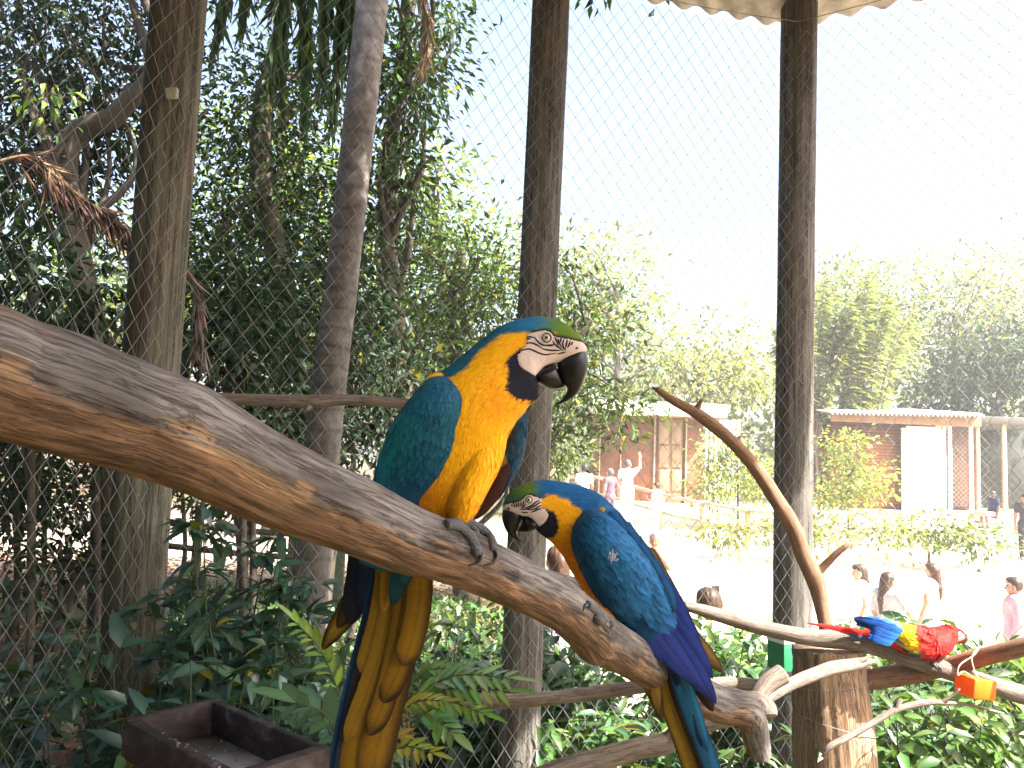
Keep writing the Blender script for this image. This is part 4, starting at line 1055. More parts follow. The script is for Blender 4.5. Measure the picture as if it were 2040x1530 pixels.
def wall_box(name, pxa, pxb, pya, pyb, y, depth, mat, parent, bev=0.0, toground=False):
    """box whose front face spans the photo pixels at depth y"""
    a = W(pxa, pyb, y); b = W(pxb, pya, y)
    x0, x1 = a[0], b[0]; z0, z1 = a[2], b[2]
    if toground: z0 = float(min(tz(x0, y), tz(x1, y))) - .15
    c = np.array([(x0 + x1) / 2, y + depth / 2, (z0 + z1) / 2])
    return box_obj(name, c, [(x1 - x0) / 2, 0, 0], [0, depth / 2, 0], [0, 0, (z1 - z0) / 2], mat, parent, bev)

YA = 26.0
b0 = W(1310, 985, YA)
hutA = thing('brick_hut', (b0[0], YA, float(tz(b0[0], YA))), 'orange brick hut with a brown panelled door across the yard', 'building')
wall_box('wall', 1190, 1402, 828, 985, YA, 4.0, M_brick, hutA, 0, True)
rf = wall_box('roof', 1178, 1450, 806, 822, YA - .7, 5.4, M_fascia, hutA, .03)
wall_box('roof_beam', 1290, 1446, 822, 830, YA - .55, .2, M_door, hutA, .01)
for px in (1192, 1234, 1301, 1364):
    wall_box('post', px, px + 6, 829, 985, YA - .12, .118, M_rail, hutA, .01, True)
d = wall_box('door', 1309, 1361, 836, 985, YA - .06, .055, M_door, hutA, .01, True)
for r_ in range(3):
    for c_ in range(2):
        wall_box('door_panel', 1313 + c_ * 25, 1333 + c_ * 25, 842 + r_ * 47, 884 + r_ * 47, YA - .09, .028, plain('door_panel_wood', (.27, .19, .11), .7, noise=.3, nscale=5), d, .01)
for k in range(8):
    wall_box('plank', 1404 + k * 9, 1411.6 + k * 9, 836 + (k % 3), 960, YA - .02 * (k % 2), .05, M_white, hutA, .01, True)

YB = 26.5
b0 = W(1760, 1000, YB)
hutB = thing('timber_shed', (b0[0], YB, float(tz(b0[0], YB))), 'timber slat shed with a corrugated roof and white sunlit gate', 'building')
wall_box('wall', 1662, 1800, 838, 1005, YB, 4.0, M_slat, hutB, 0, True)
wall_box('wall', 1801, 1942, 838, 1005, YB + 1.5, 2.5, M_brick, hutB, 0, True)
# corrugated roof edge
nu = 240; u = np.linspace(0, 1, nu)
a = W(1652, 823, YB - .8); b = W(1962, 829, YB - .8)
top = a + (b - a) * u[:, None]
zc = .05 * np.sin(u * 2 * np.pi * 34)
rows = []
for (dy, dz) in ((0, 0), (0, .05), (5.2, .55), (5.2, .5)):
    rows.append(top + np.stack([0 * u, 0 * u + dy, zc + dz], 1))
P = np.vstack(rows); i = np.concatenate([np.arange(nu - 1) + r_ * nu for r_ in range(3)])
mk('roof', P, np.stack([i, i + 1, i + 1 + nu, i + nu], 1), M_fascia, hutB)
wall_box('fascia', 1656, 1955, 829, 839, YB - .5, .1, M_door, hutB, .01)
gate = wall_box('gate', 1798, 1880, 855, 1008, YB - .3, .08, M_white, hutB, .01, True)
wall_box('sign_board', 1806, 1866, 851, 864, YB - .42, .05, M_white, hutB, .01)
for px in (1880, 1892, 1934): wall_box('post', px, px + 4, 842, 1008, YB - .3, .09, M_white, hutB, .01, True)
# fine mesh on the front of the shed run
def far_mesh(pxa, pxb, pya, pyb, y, step, parent, mat, r=.006):
    mb = MB(); a = W(pxa, pyb, y); b = W(pxb, pya, y)
    for s in np.arange(a[0] - (b[2] - a[2]), b[0], step):
        for sg in (1, -1):
            t = np.linspace(0, b[2] - a[2], 2)
            x = (s + t) if sg > 0 else (b[0] + a[0] - s - t)
            z = a[2] + t
            lo = np.clip(x, a[0], b[0])
            if sg > 0: z = z + (lo - x)
            else: z = z + (x - lo)
            z = np.clip(z, a[2], b[2])
            if abs(lo[0] - lo[1]) < .05: continue
            v, f, tr_, l_ = tube(np.stack([lo, [y, y], z], 1), r, 3, cap=False); mb.add(v, f)
    return mb.build('wire_mesh', mat, parent)
far_mesh(1882, 1936, 850, 1008, YB - .25, .16, hutB, M_wire)['kind'] = 'stuff'

YC = 27.0
b0 = W(2010, 1010, YC)
cage = thing('wire_cage', (b0[0], YC, float(tz(b0[0], YC))), 'dark wire animal cage next to the timber shed', 'cage')
wall_box('roof', 1946, 2120, 835, 843, YC - .3, 4.5, M_dkfr, cage, .02)
for px in (1948, 2001, 2060): wall_box('post', px, px + 4, 843, 1040, YC - .2, .1, M_rail, cage, .01, True)
wall_box('back_wall', 1940, 2120, 850, 1030, YC + 3.5, .2, M_backw, cage, 0, True)
far_mesh(1950, 2062, 845, 1030, YC - .1, .3, cage, M_dkfr, .008)['kind'] = 'stuff'

# rail fence
RF = [(1040, 925), (1130, 940), (1215, 955), (1320, 984), (1400, 1001), (1490, 1016), (1590, 1019), (1700, 1020), (1820, 1020), (1935, 1019), (2050, 1024)]
pts = []
for px, py in RF:
    for y in np.arange(12, 26, .05):
        p = W(px, py, y)
        if p[2] - float(tz(p[0], y)) <= .95: break
    pts.append(p)
pts = np.array(pts)
fence = thing('rail_fence', (pts[5][0], pts[5][1], float(tz(pts[5][0], pts[5][1]))), 'low sunlit two-rail wooden fence along the far side of the yard', 'fence')
for p in pts:
    z0 = float(tz(p[0], p[1])) - .1
    box_obj('post', [p[0], p[1], (p[2] + .06 + z0) / 2], [.065, 0, 0], [0, .065, 0], [0, 0, (p[2] + .06 - z0) / 2], M_rail, fence, .01)
for a, b in zip(pts[:-1], pts[1:]):
    for dz in (-.02, -.52):
        P = np.linspace(a + [0, -.08, dz], b + [0, -.08, dz], 4)
        tube_obj('rail', P, .05, M_rail, fence, 7)

# dark post-and-rail by the palm, shaded side
rg = thing('rail_fence', ground_hit(590, 1205), 'dark shaded post-and-rail barrier along the path behind the palm', 'fence')
gy_ = float(rg.location.y)
for px in (395, 490, 585):
    p = W(px, 1060, gy_); box_obj('post', [p[0], gy_, .5], [.045, 0, 0], [0, .045, 0], [0, 0, .56], M_bark, rg, .01)
for py in (1062, 1108):
    P = np.array([W(340, py - 22, gy_), W(490, py - 6, gy_), W(640, py + 4, gy_)]) - np.array([0, .07, 0])
    tube_obj('rail', cr(P, 10), .035, M_bark, rg, 8)
gp_ = wall_box('green_board', 658, 688, 1085, 1225, gy_ - .4, .06, plain('mossy_green_board', (.06, .085, .045), .85, noise=.4, nscale=8), None, .01, True)
tag(gp_, 'narrow mossy green board standing beside the palm trunk', 'board')
sk = post('cut_stump', [(640, 1062), (632, 1130), (625, 1200)], 6.3, .14, M_bark, None, float(W(640, 1062, 6.3)[2]), zlo=-.1)
tag(sk, 'dark cut tree stump with a flat top behind the palm foot', 'stump')

# sunlit bushes in the yard
for (px, py, y, lobs, colr, lab) in [
    (1470, 930, 22, [(1430, 900, 50, 40, 16), (1490, 950, 60, 50, 24), (1420, 970, 50, 40, 16)], (.22, .26, .09), 'sunlit bush in front of the white planks of the brick hut'),
    (1690, 960, 22, [(1680, 890, 45, 40, 16), (1710, 960, 60, 60, 28), (1650, 1000, 50, 40, 16)], (.22, .26, .08), 'sunlit bush hiding the slatted wall of the timber shed'),
    (1600, 1050, 18.5, [(1450, 1060, 70, 22, 12), (1600, 1055, 90, 26, 18), (1760, 1060, 90, 24, 18)], (.20, .23, .08), 'low sunlit hedge under the far rail fence'),
    (1110, 900, 23, [(1130, 905, 50, 45, 20), (1060, 930, 50, 40, 16)], (.12, .16, .04), 'sunlit bush beside the corner of the brick hut'),
    (1850, 1075, 18.5, [(1870, 1060, 70, 20, 12), (1960, 1080, 60, 18, 8)], (.10, .14, .04), 'low plants by the rail fence near the seated boy')]:
    b = W(px, 1050, y); b[2] = float(tz(b[0], y))
    tree('garden_bush', lab, b, [b + [0, 0, .3], W(px, py + 15, y), W(px, py, y)], .05, [lob(a_, b_, y + rng.uniform(-.4, .4), c_, d_, .6, n_ * 2) for a_, b_, c_, d_, n_ in lobs], .15, .5, colr, clus=14, sig=.22, limbs=14, cat='bush', mat=ML_far, yellow=.02, r1=.012)

# distant wooded belt that closes the view
wb = MB()
for k in range(420):
    t = rng.uniform(-1, 1)
    x = t * 62; y = rng.uniform(40, 52) - abs(t) * 10
    hgt = rng.uniform(1.5, 8.5) * (1.15 if x < -6 else .8)
    n = 46
    c0 = np.array([x, y, tz(x, y) + hgt])
    off = rng.normal(size=(n, 3)) * [1.2, 1.0, .9]
    ll = .5 * np.exp(rng.normal(0, .25, n))
    v, f, c = leaf_arrays(c0 + off, rand_unit(n), norm(rng.normal(size=(n, 3)) + [0, 0, 1]), ll, ll * .6, leaf_cols(n, (.16, .19, .09), .3, 0) * math.exp(rng.normal(0, .2)), 0, .1)
    wb.add(v, f, c)
tag(wb.build('distant_wood', ML_far), 'distant sunlit wood closing the view behind everything', 'wood', kind='stuff')

# ------------------------------------------------------------------ people: smooth bodies from distance fields
def sdf_mesh(prims, vox, k=.03, cut=None):
    """prims: (a, b, ra, rb[, scale3]) rounded cones; returns verts, quads"""
    P = np.array([[*(np.minimum(p[0], p[1]) - max(p[2], p[3])), *(np.maximum(p[0], p[1]) + max(p[2], p[3]))] for p in prims])
    lo = P[:, :3].min(0) - 3 * vox; hi = P[:, 3:].max(0) + 3 * vox
    n = np.ceil((hi - lo) / vox).astype(int) + 1
    D = np.full(n, 9.0)
    for (a, b, ra, rb) in prims:
        a = np.asarray(a, float); b = np.asarray(b, float); m_ = max(ra, rb) + k + 2 * vox
        i0 = np.maximum(((np.minimum(a, b) - m_ - lo) / vox).astype(int), 0); i1 = np.minimum(((np.maximum(a, b) + m_ - lo) / vox).astype(int) + 2, n)
        g = np.stack(np.meshgrid(*[lo[j] + np.arange(i0[j], i1[j]) * vox for j in range(3)], indexing='ij'), -1)
        ab = b - a; L2 = max(float(ab @ ab), 1e-9)
        t = np.clip(((g - a) @ ab) / L2, 0, 1)
        d = np.linalg.norm(g - a - t[..., None] * ab, axis=-1) - (ra + (rb - ra) * t)
        s = tuple(slice(i0[j], i1[j]) for j in range(3))
        o = D[s]; h = np.clip(.5 + .5 * (o - d) / k, 0, 1)
        D[s] = np.where(o > 5, d, o * (1 - h) + d * h - k * h * (1 - h))
    if cut is not None:
        g = np.stack(np.meshgrid(*[lo[j] + np.arange(n[j]) * vox for j in range(3)], indexing='ij'), -1)
        D = np.maximum(D, cut(g))
    # surface nets
    ins = D < 0
    cnt = sum(ins[i:n[0] - 1 + i, j:n[1] - 1 + j, l:n[2] - 1 + l].astype(int) for i in (0, 1) for j in (0, 1) for l in (0, 1))
    act = (cnt > 0) & (cnt < 8)
    idx = np.full(act.shape, -1); cells = np.argwhere(act); idx[act] = np.arange(len(cells))
    acc = np.zeros((len(cells), 3)); wt = np.zeros(len(cells))
    cor = [np.array(c_) for c_ in ((0, 0, 0), (1, 0, 0), (0, 1, 0), (1, 1, 0), (0, 0, 1), (1, 0, 1), (0, 1, 1), (1, 1, 1))]
    for i in range(8):
        for j in range(i + 1, 8):
            if np.abs(cor[i] - cor[j]).sum() != 1: continue
            A = cells + cor[i]; B = cells + cor[j]
            da = D[A[:, 0], A[:, 1], A[:, 2]]; db = D[B[:, 0], B[:, 1], B[:, 2]]
            mk_ = (da < 0) != (db < 0)
            t = np.where(mk_, da / np.where(mk_, da - db, 1), 0)[:, None]
            acc += np.where(mk_[:, None], A + (B - A) * t, 0); wt += mk_
    V = lo + acc / wt[:, None] * vox
    F = []
    for ax in range(3):
        e = np.zeros(3, int); e[ax] = 1; b1 = np.zeros(3, int); b1[(ax + 1) % 3] = 1; b2 = np.zeros(3, int); b2[(ax + 2) % 3] = 1
        sl0 = tuple(slice(0, n[j] - e[j]) for j in range(3)); sl1 = tuple(slice(e[j], n[j]) for j in range(3))
        ch = np.argwhere(ins[sl0] != ins[sl1])
        ch = ch[(ch[:, (ax + 1) % 3] > 0) & (ch[:, (ax + 2) % 3] > 0)]
        ch = ch[np.all(ch < np.array(act.shape), axis=1)]
        q = np.stack([idx[tuple((ch - b1 - b2).T)], idx[tuple((ch - b2).T)], idx[tuple(ch.T)], idx[tuple((ch - b1).T)]], 1)
        fl = ins[tuple(ch.T)]
        q[~fl] = q[~fl][:, ::-1]
        F.append(q[(q >= 0).all(1)])
    return V, np.vstack(F)

M_skin = {k: plain('skin_' + k, c, .55, noise=.06, nscale=20) for k, c in dict(light=(.52, .30, .21), tan=(.36, .19, .12), brown=(.22, .11, .065)).items()}
M_hair = {k: plain('hair_' + k, c, .5, noise=.4, nscale=60) for k, c in dict(black=(.02, .015, .012), brown=(.045, .024, .014), grey=(.10, .085, .08), auburn=(.065, .028, .015)).items()}
def cloth(name, c): return plain('cloth_' + name, c, .85, noise=.15, nscale=30, spec=.15)
M_eye_dark = plain('eye_dark', (.015, .01, .01), .2, noise=0)
SPH = None
def ball(name, c, r, mat, parent, sc=(1, 1, 1), seg=16):
    u = np.linspace(0, np.pi, seg // 2 + 1); w = np.linspace(0, 2 * np.pi, seg, endpoint=False)
    U_, V_ = np.meshgrid(u, w, indexing='ij')
    v = np.stack([np.sin(U_) * np.cos(V_), np.sin(U_) * np.sin(V_), np.cos(U_)], -1).reshape(-1, 3) * r * np.array(sc) + np.asarray(c, float)
    i = np.arange(seg // 2)[:, None] * seg; j = np.arange(seg)[None]; k = (j + 1) % seg
    f = np.stack([i + j, i + seg + j, i + seg + k, i + k], -1).reshape(-1, 4)
    return mk(name, v, f, mat, parent, None, True, v)

def person(label, px, py, height, face, skin='tan', hair='brown', long_hair=False, bald=False, shirt=(.6, .6, .6), legs=(.1, .12, .18), sleeve=.5, legs_len=1.0, arm_l='down', arm_r='down', skirt=False, sit=None, bag=None, y=None, phone=False):
    """px,py: top of the head in the photo; stands on the terrain; face: heading in degrees (0 looks away from the camera, 180 towards it)"""
    if y is None:
        for y in np.arange(7, 27, .03):
            p = W(px, py, y)
            if p[2] - float(tz(p[0], y)) <= height: break
    p = W(px, py, y)
    if y is not None and sit is None: height = p[2] - float(tz(p[0], y))
    base = np.array([p[0], y, float(tz(p[0], y))]) if sit is None else np.array([p[0], y, p[2] - height])
    S = height / 1.70
    a = math.radians(face); Rm = np.array([[math.cos(a), -math.sin(a), 0], [math.sin(a), math.cos(a), 0], [0, 0, 1]])
    def V(x, y_, z): return np.array([x, y_, z], float)
    hd = V(0, .02, 1.58)
    hip = .92
    sh = [V(-.175, 0, 1.40), V(.175, 0, 1.40)]
    arms = []
    for s, mode in ((-1, arm_l), (1, arm_r)):
        S0 = V(s * .175, 0, 1.40)
        if mode == 'down': el, wr, hn = V(s * .225, -.03, 1.12), V(s * .235, .05, .88), V(s * .23, .08, .80)
        elif mode == 'chin': el, wr, hn = V(s * .24, .16, 1.18), V(s * .10, .22, 1.38), V(s * .05, .20, 1.44)
        elif mode == 'hold': el, wr, hn = V(s * .24, .05, 1.14), V(s * .10, .28, 1.20), V(s * .05, .32, 1.24)
        elif mode == 'up': el, wr, hn = V(s * .30, .12, 1.52), V(s * .28, .20, 1.76), V(s * .27, .22, 1.85)
        elif mode == 'phone': el, wr, hn = V(s * .28, .10, 1.24), V(s * .27, .22, 1.47), V(s * .26, .25, 1.55)
        elif mode == 'side': el, wr, hn = V(s * .36, .02, 1.20), V(s * .30, .20, 1.02), V(s * .26, .26, .98)
        else: el, wr, hn = V(s * .25, -.06, 1.14), V(s * .20, .10, .98), V(s * .16, .16, .96)
        arms.append((S0, el, wr, hn, s))
    if sit is None:
        lg = [(V(s * .09, 0, hip), V(s * .10, .03 * (1 if s > 0 else -1), .50), V(s * .10, -.03 + .05 * (s > 0), .09)) for s in (-1, 1)]
    else:
        lg = [(V(s * .09, 0, hip), V(s * .12, .40, hip - .04), V(s * .12, .34, hip - .46)) for s in (-1, 1)]
    body = []
    body += [(hd + V(0, -.012, .035), hd + V(0, -.005, .0), .093, .088), (hd + V(0, .03, -.05), hd + V(0, .035, -.075), .066, .048), (hd + V(0, .10, -.015), hd + V(0, .112, -.032), .012, .016)]
    body += [(hd + V(s * .086, 0, .0), hd + V(s * .092, -.01, -.03), .018, .012) for s in (-1, 1)]
    body += [(V(0, 0, 1.40), V(0, .012, 1.52), .062, .052)]
    body += [(V(-.10, 0, 1.36), V(.10, 0, 1.36), .10, .10), (V(0, 0, 1.32), V(0, .01, 1.10), .135, .115), (V(0, 0, 1.1), V(0, 0, .94), .12, .13), (V(-.06, 0, .93), V(.06, 0, .93), .115, .115)]
    for S0, el, wr, hn, s in arms:
        body += [(S0, el, .056, .042), (el, wr, .042, .028), (wr, hn, .030, .036)]
        dr = norm(hn - wr); sd = norm(np.cross(dr, V(0, 1, .3)))
        curl = norm(dr + V(-s * .5, .2, 0) * .6)
        for f_ in range(4):
            kb = hn + sd * (f_ - 1.5) * .019 + dr * .01; kn = kb + dr * (.045 - .004 * abs(f_ - 1.4)); tp = kn + curl * (.036 - .005 * abs(f_ - 1.4))
            body += [(kb, kn, .010, .009), (kn, tp, .009, .0075)]
        tb_ = wr + sd * -.025 + dr * .03
        body += [(tb_, tb_ + norm(dr - sd * .8) * .04, .011, .010), (tb_ + norm(dr - sd * .8) * .04, tb_ + norm(dr - sd * .3) * .07, .010, .008)]
    for h_, kn, an in lg:
        body += [(h_, kn, .085, .056), (kn, kn + (an - kn) * .35, .055, .058), (kn + (an - kn) * .35, an, .058, .036), (an + V(0, -.03, -.03), an + V(0, .13, -.055), .036, .028)]
    def T(v): return base + (v * S) @ Rm.T
    root = thing('person', base, label, 'person')
    v, f = sdf_mesh(body, .0135, .022)
    mk('body', T(v), f, M_skin[skin], root)
    g = .016
    shp = [(V(-.10, 0, 1.365), V(.10, 0, 1.365), .10 + g, .10 + g), (V(0, 0, 1.32), V(0, .01, 1.10), .135 + g, .118 + g), (V(0, 0, 1.1), V(0, 0, .90), .122 + g, .138 + g), (V(-.06, 0, .92), V(.06, 0, .92), .118 + g, .118 + g)]
    for S0, el, wr, hn, s in arms:
        if sleeve <= 1: shp += [(S0, S0 + (el - S0) * sleeve, .060 + g, .050 + g)]
        else: shp += [(S0, el, .060 + g, .048 + g), (el, el + (wr - el) * min(sleeve - 1, .95), .048 + g, .032 + g)]
    v, f = sdf_mesh(shp, .02, .03)
    mk('shirt', T(v), f, cloth('shirt', shirt), root)
    lp = [(V(-.06, 0, .92), V(.06, 0, .92), .125, .125), (V(0, 0, .9), V(0, 0, .84), .12, .10)]
    for h_, kn, an in lg:
        full = kn + (an - kn) * max(0, (legs_len - .5) * 2) if legs_len > .5 else h_ + (kn - h_) * legs_len * 2
        lp += [(h_, kn if legs_len >= .5 else full, .098, .074)]
        if legs_len > .5: lp += [(kn, full, .074, .060)]
    if skirt: lp += [(V(0, 0, .85), V(0, 0, .52), .15, .24)]
    v, f = sdf_mesh(lp, .02, .03)
    mk('skirt' if skirt else ('trousers' if legs_len > .6 else 'shorts'), T(v), f, cloth('legs', legs), root)
    for h_, kn, an in lg:
        v, f = sdf_mesh([(an + V(0, -.035, -.035), an + V(0, .14, -.06), .047, .036)], .016, .02)
        mk('shoe', T(v), f, cloth('shoe', (.12, .11, .10)), root)
    hp = [(hd + V(0, -.022, .045), hd + V(0, -.03, .02), .098, .094)]
    if not bald: hp += [(hd + V(0, .03, .075), hd + V(0, .045, .075), .062, .055)]
    if long_hair: hp += [(hd + V(0, -.06, .0), V(0, -.10, 1.30), .085, .065), (V(0, -.10, 1.32), V(0, -.115, 1.14), .07, .035)]
    cutf = lambda gg: np.minimum((gg[..., 1] - hd[1] - (.03 if not bald else -.03)), .045 + hd[2] - gg[..., 2])
    v, f = sdf_mesh(hp, .012, .02, cutf)
    if len(f):
        hn_ = norm(v - hd); v = v + hn_ * (.010 * fbm(np.stack([np.arctan2(v[:, 0], v[:, 1] - hd[1]) * 9, v[:, 2] * 5, 0 * v[:, 0]], 1), 81, 3))[:, None]
    if len(f): mk('hair', T(v), f, M_hair[hair], root)
    for s in (-1, 1):
        ball('eye', T(hd + V(s * .034, .088, .012))[0:3], .012 * S, M_eye_dark, root, (1, 1, .6), 10)
    if bag is not None:
        v, f = sdf_mesh([(V(.16, -.02, .98), V(.26, .04, .98), .10, .10), (V(.16, 0, .86), V(.26, .05, .86), .11, .11)], .02, .05)
        o = mk('shoulder_bag', T(v), f, cloth('bag', bag), None); tag(o, 'patterned tan shoulder bag hanging at the side of the visitor by the wire', 'bag')
        st = cr([V(-.12, .13, 1.44), V(.06, .15, 1.2), V(.22, .08, .95)], 14); st2 = cr([V(-.12, -.12, 1.44), V(.06, -.14, 1.2), V(.22, -.06, .95)], 14)
        tube_obj('strap', T(np.vstack([st, ])), .012, cloth('strap', bag), o, 6); tube_obj('strap', T(st2), .012, cloth('strap', bag), o, 6)
    if phone:
        hn = arms[1][3]
        o = box_obj('phone', T((hn + V(0, .03, .06))[None])[0], Rm @ V(.036, 0, 0), Rm @ V(0, .005, 0), V(0, 0, .075), plain('phone_black', (.02, .02, .022), .2, noise=0), None, .003)
        tag(o, 'dark phone held up by a visitor beyond the sloping log', 'phone')
    return root

person('man with a shaved head and hand to his chin behind the smaller macaw', 1305, 1064, 1.76, 165, 'brown', 'grey', bald=True, shirt=(.75, .73, .70), legs=(.62, .60, .56), arm_r='down', arm_l='chin')
person('child with long brown hair and pale top seen past the thick log', 1112, 1092, 1.45, 25, 'light', 'auburn', long_hair=True, shirt=(.55, .45, .55), legs=(.5, .5, .6), arm_r='hold', y=5.8)
person('visitor with short brown hair whose head shows above the sloping log', 1412, 1176, 1.60, 20, 'brown', 'brown', shirt=(.75, .7, .62), legs=(.6, .6, .6), arm_r='phone', phone=True, y=6.1)
person('slim visitor with dark hair half hidden in glare by the stump', 1713, 1126, 1.62, 80, 'light', 'brown', long_hair=True, shirt=(.8, .78, .72), legs=(.6, .58, .55))
person('woman with long brown hair and grey short-sleeved shirt walking past', 1768, 1142, 1.64, -70, 'tan', 'brown', long_hair=True, shirt=(.38, .36, .40), legs=(.30, .28, .30), sleeve=.8, arm_r='side')
person('woman with loose auburn hair in a pale dress above the red macaw', 1858, 1124, 1.62, 30, 'tan', 'auburn', long_hair=True, shirt=(.8, .76, .70), legs=(.75, .72, .68), skirt=True)
person('visitor in a mauve striped shirt with a shoulder bag at the wire', 2022, 1152, 1.66, 60, 'tan', 'brown', shirt=(.42, .28, .36), legs=(.5, .46, .5), sleeve=1.6, bag=(.42, .32, .16))
person('man in a plain white shirt standing by the rail near the brick hut', 1165, 926, 1.74, 15, 'brown', 'black', shirt=(.8, .78, .75), legs=(.6, .58, .56), bald=True)
person('visitor in a dark patterned vest facing the brick hut', 1216, 934, 1.66, 40, 'tan', 'grey', shirt=(.14, .09, .13), legs=(.12, .09, .12), sleeve=.3, arm_r='side')
person('tall figure all in white with one arm raised before the brick hut', 1251, 917, 1.82, -20, 'light', 'grey', shirt=(.82, .80, .78), legs=(.78, .76, .74), arm_r='up')
person('small visitor in a pink and white top beside the figure in white', 1309, 962, 1.45, 50, 'light', 'brown', shirt=(.75, .40, .50), legs=(.5, .45, .5), arm_l='hold')
boy = person('boy in a navy shirt and checked shorts perched on the far rail', 1978, 979, 1.30, 100, 'brown', 'black', shirt=(.03, .035, .09), legs=(.45, .35, .38), legs_len=.5, sit=True, y=float(pts[9][1]) - .02)
person('visitor in dark clothes standing at the cage by the seated boy', 2042, 985, 1.66, 150, 'tan', 'black', shirt=(.05, .04, .05), legs=(.04, .035, .05), arm_l='up')

# ------------------------------------------------------------------ small things near the stump
og = W(1943, 1368, 2.66)
tblk = thing('orange_block', og - np.array([0, 0, .04]), 'translucent orange block toy hanging by a string loop from the branch', 'toy')
M_or = plain('orange_plastic', (.85, .22, .02), .35, noise=.15, trans=.35, nscale=60)
ax_ = norm(np.array([.95, .25, -.12])); ay_ = norm(np.cross([0, 0, 1], ax_)); az_ = np.cross(ax_, ay_)
box_obj('block', og, ax_ * .046, ay_ * .04, az_ * .032, M_or, tblk, .004)
M_str = plain('pale_string', (.62, .55, .42), .8)
a0 = W(1930, 1300, 2.70)
tube_obj('string', cr([og + [-.01, -.02, .03], W(1920, 1338, 2.65), W(1908, 1345, 2.64), W(1912, 1325, 2.64), a0 + [0, -.03, .0], a0 + [.02, -.03, .03], W(1936, 1310, 2.65), W(1944, 1344, 2.64), og + [0.005, -.01, .032]], 60), .0022, M_str, tblk, 6)
gb = W(1562, 1305, 3.25)
gbx = thing('green_box', gb - np.array([0, 0, .06]), 'small green and white box behind the top of the stump', 'box')
box_obj('box_body', gb, np.array([.042, .02, 0]), np.array([-.02, .042, 0]), np.array([0, 0, .055]), plain('green_card', (.02, .22, .09), .6), gbx, .003)
box_obj('box_lid', gb + np.array([0, 0, .066]), np.array([.044, .021, 0]), np.array([-.021, .044, 0]), np.array([0, 0, .012]), plain('white_card', (.75, .78, .76), .6), gbx, .003)
# ------------------------------------------------------------------ birds
def feather_mat(name, trans=0.0, rough=.55, sheen=.05, barb=True):
    m, nt, out = mat_new(name)
    p = nt.nodes.new('ShaderNodeBsdfPrincipled'); p.inputs['Roughness'].default_value = rough
    p.inputs['Specular IOR Level'].default_value = .12
    p.inputs['Sheen Weight'].default_value = sheen; p.inputs['Sheen Roughness'].default_value = .5
    a = nt.nodes.new('ShaderNodeAttribute'); a.attribute_name = 'Col'
    u = nt.nodes.new('ShaderNodeAttribute'); u.attribute_name = 'luv'
    nz = mapped_noise(nt, u.outputs['Vector'], (60, 900, 1), 1, 3, .6)
    r = ramp(nt, [(.3, (.72, .72, .72)), (.7, (1.2, 1.2, 1.2))]); nt.links.new(nz, r.inputs[0])
    mm = N(nt, 'ShaderNodeMix', data_type='RGBA', blend_type='MULTIPLY'); mm.inputs[0].default_value = .7 if barb else 0
    nt.links.new(a.outputs[0], mm.inputs[6]); nt.links.new(r.outputs[0], mm.inputs[7])
    nt.links.new(mm.outputs[2], p.inputs['Base Color'])
    sh = p.outputs[0]
    if trans:
        t = nt.nodes.new('ShaderNodeBsdfTranslucent'); nt.links.new(mm.outputs[2], t.inputs[0])
        ms = nt.nodes.new('ShaderNodeMixShader'); ms.inputs[0].default_value = trans
        nt.links.new(sh, ms.inputs[1]); nt.links.new(t.outputs[0], ms.inputs[2]); sh = ms.outputs[0]
    nt.links.new(sh, out.inputs[0]); return m
M_plume = feather_mat('plumage', 0, .6, .05, False)
M_down = feather_mat('body_feather', .12, .6, .06, False)
M_vane = feather_mat('flight_feather', .22, .5, .05, True)
M_beak = plain('black_beak', (.006, .005, .006), .33, noise=.5, nscale=120, spec=.35, bump=.15)
M_beak_pale = plain('horn_beak', (.26, .17, .11), .4, noise=.2, nscale=100)
M_face = plain('bare_face_skin', (.62, .48, .43), .6, noise=.10, nscale=160, bump=.3)
M_face3 = plain('bare_face_skin_pinkish', (.30, .22, .20), .6, noise=.1)
M_faceline = plain('black_face_feathers', (.012, .010, .012), .7, noise=.2)
M_iris = plain('pale_iris', (.50, .47, .38), .25, noise=.2, nscale=300)
M_pupil = plain('pupil', (.004, .004, .004), .08, noise=0, coat=1)
M_foot = plain('scaly_grey_foot', (.085, .082, .09), .6, noise=.6, nscale=320, bump=1.0)
M_claw = plain('black_claw', (.010, .010, .012), .25, noise=.2)

def inpoly(q, poly):
    x, y = q[:, 0], q[:, 1]; r = np.zeros(len(q), bool)
    P = np.asarray(poly, float)
    j = len(P) - 1
    for i in range(len(P)):
        c_ = ((P[i, 1] > y) != (P[j, 1] > y))
        r ^= c_ & (x < (P[j, 0] - P[i, 0]) * (y - P[i, 1]) / (P[j, 1] - P[i, 1] + 1e-12) + P[i, 0])
        j = i
    return r

def polydist(q, poly, closed=True):
    """signed distance (px) to polygon, negative inside"""
    P = np.asarray(poly, float); d = np.full(len(q), 1e9)
    for i in range(len(P) if closed else len(P) - 1):
        a = P[i]; b = P[(i + 1) % len(P)]; ab = b - a
        t = np.clip(((q - a) @ ab) / (ab @ ab + 1e-9), 0, 1)
        d = np.minimum(d, np.linalg.norm(q - a - t[:, None] * ab, axis=1))
    if closed: d = np.where(inpoly(q, P), -d, d)
    return d

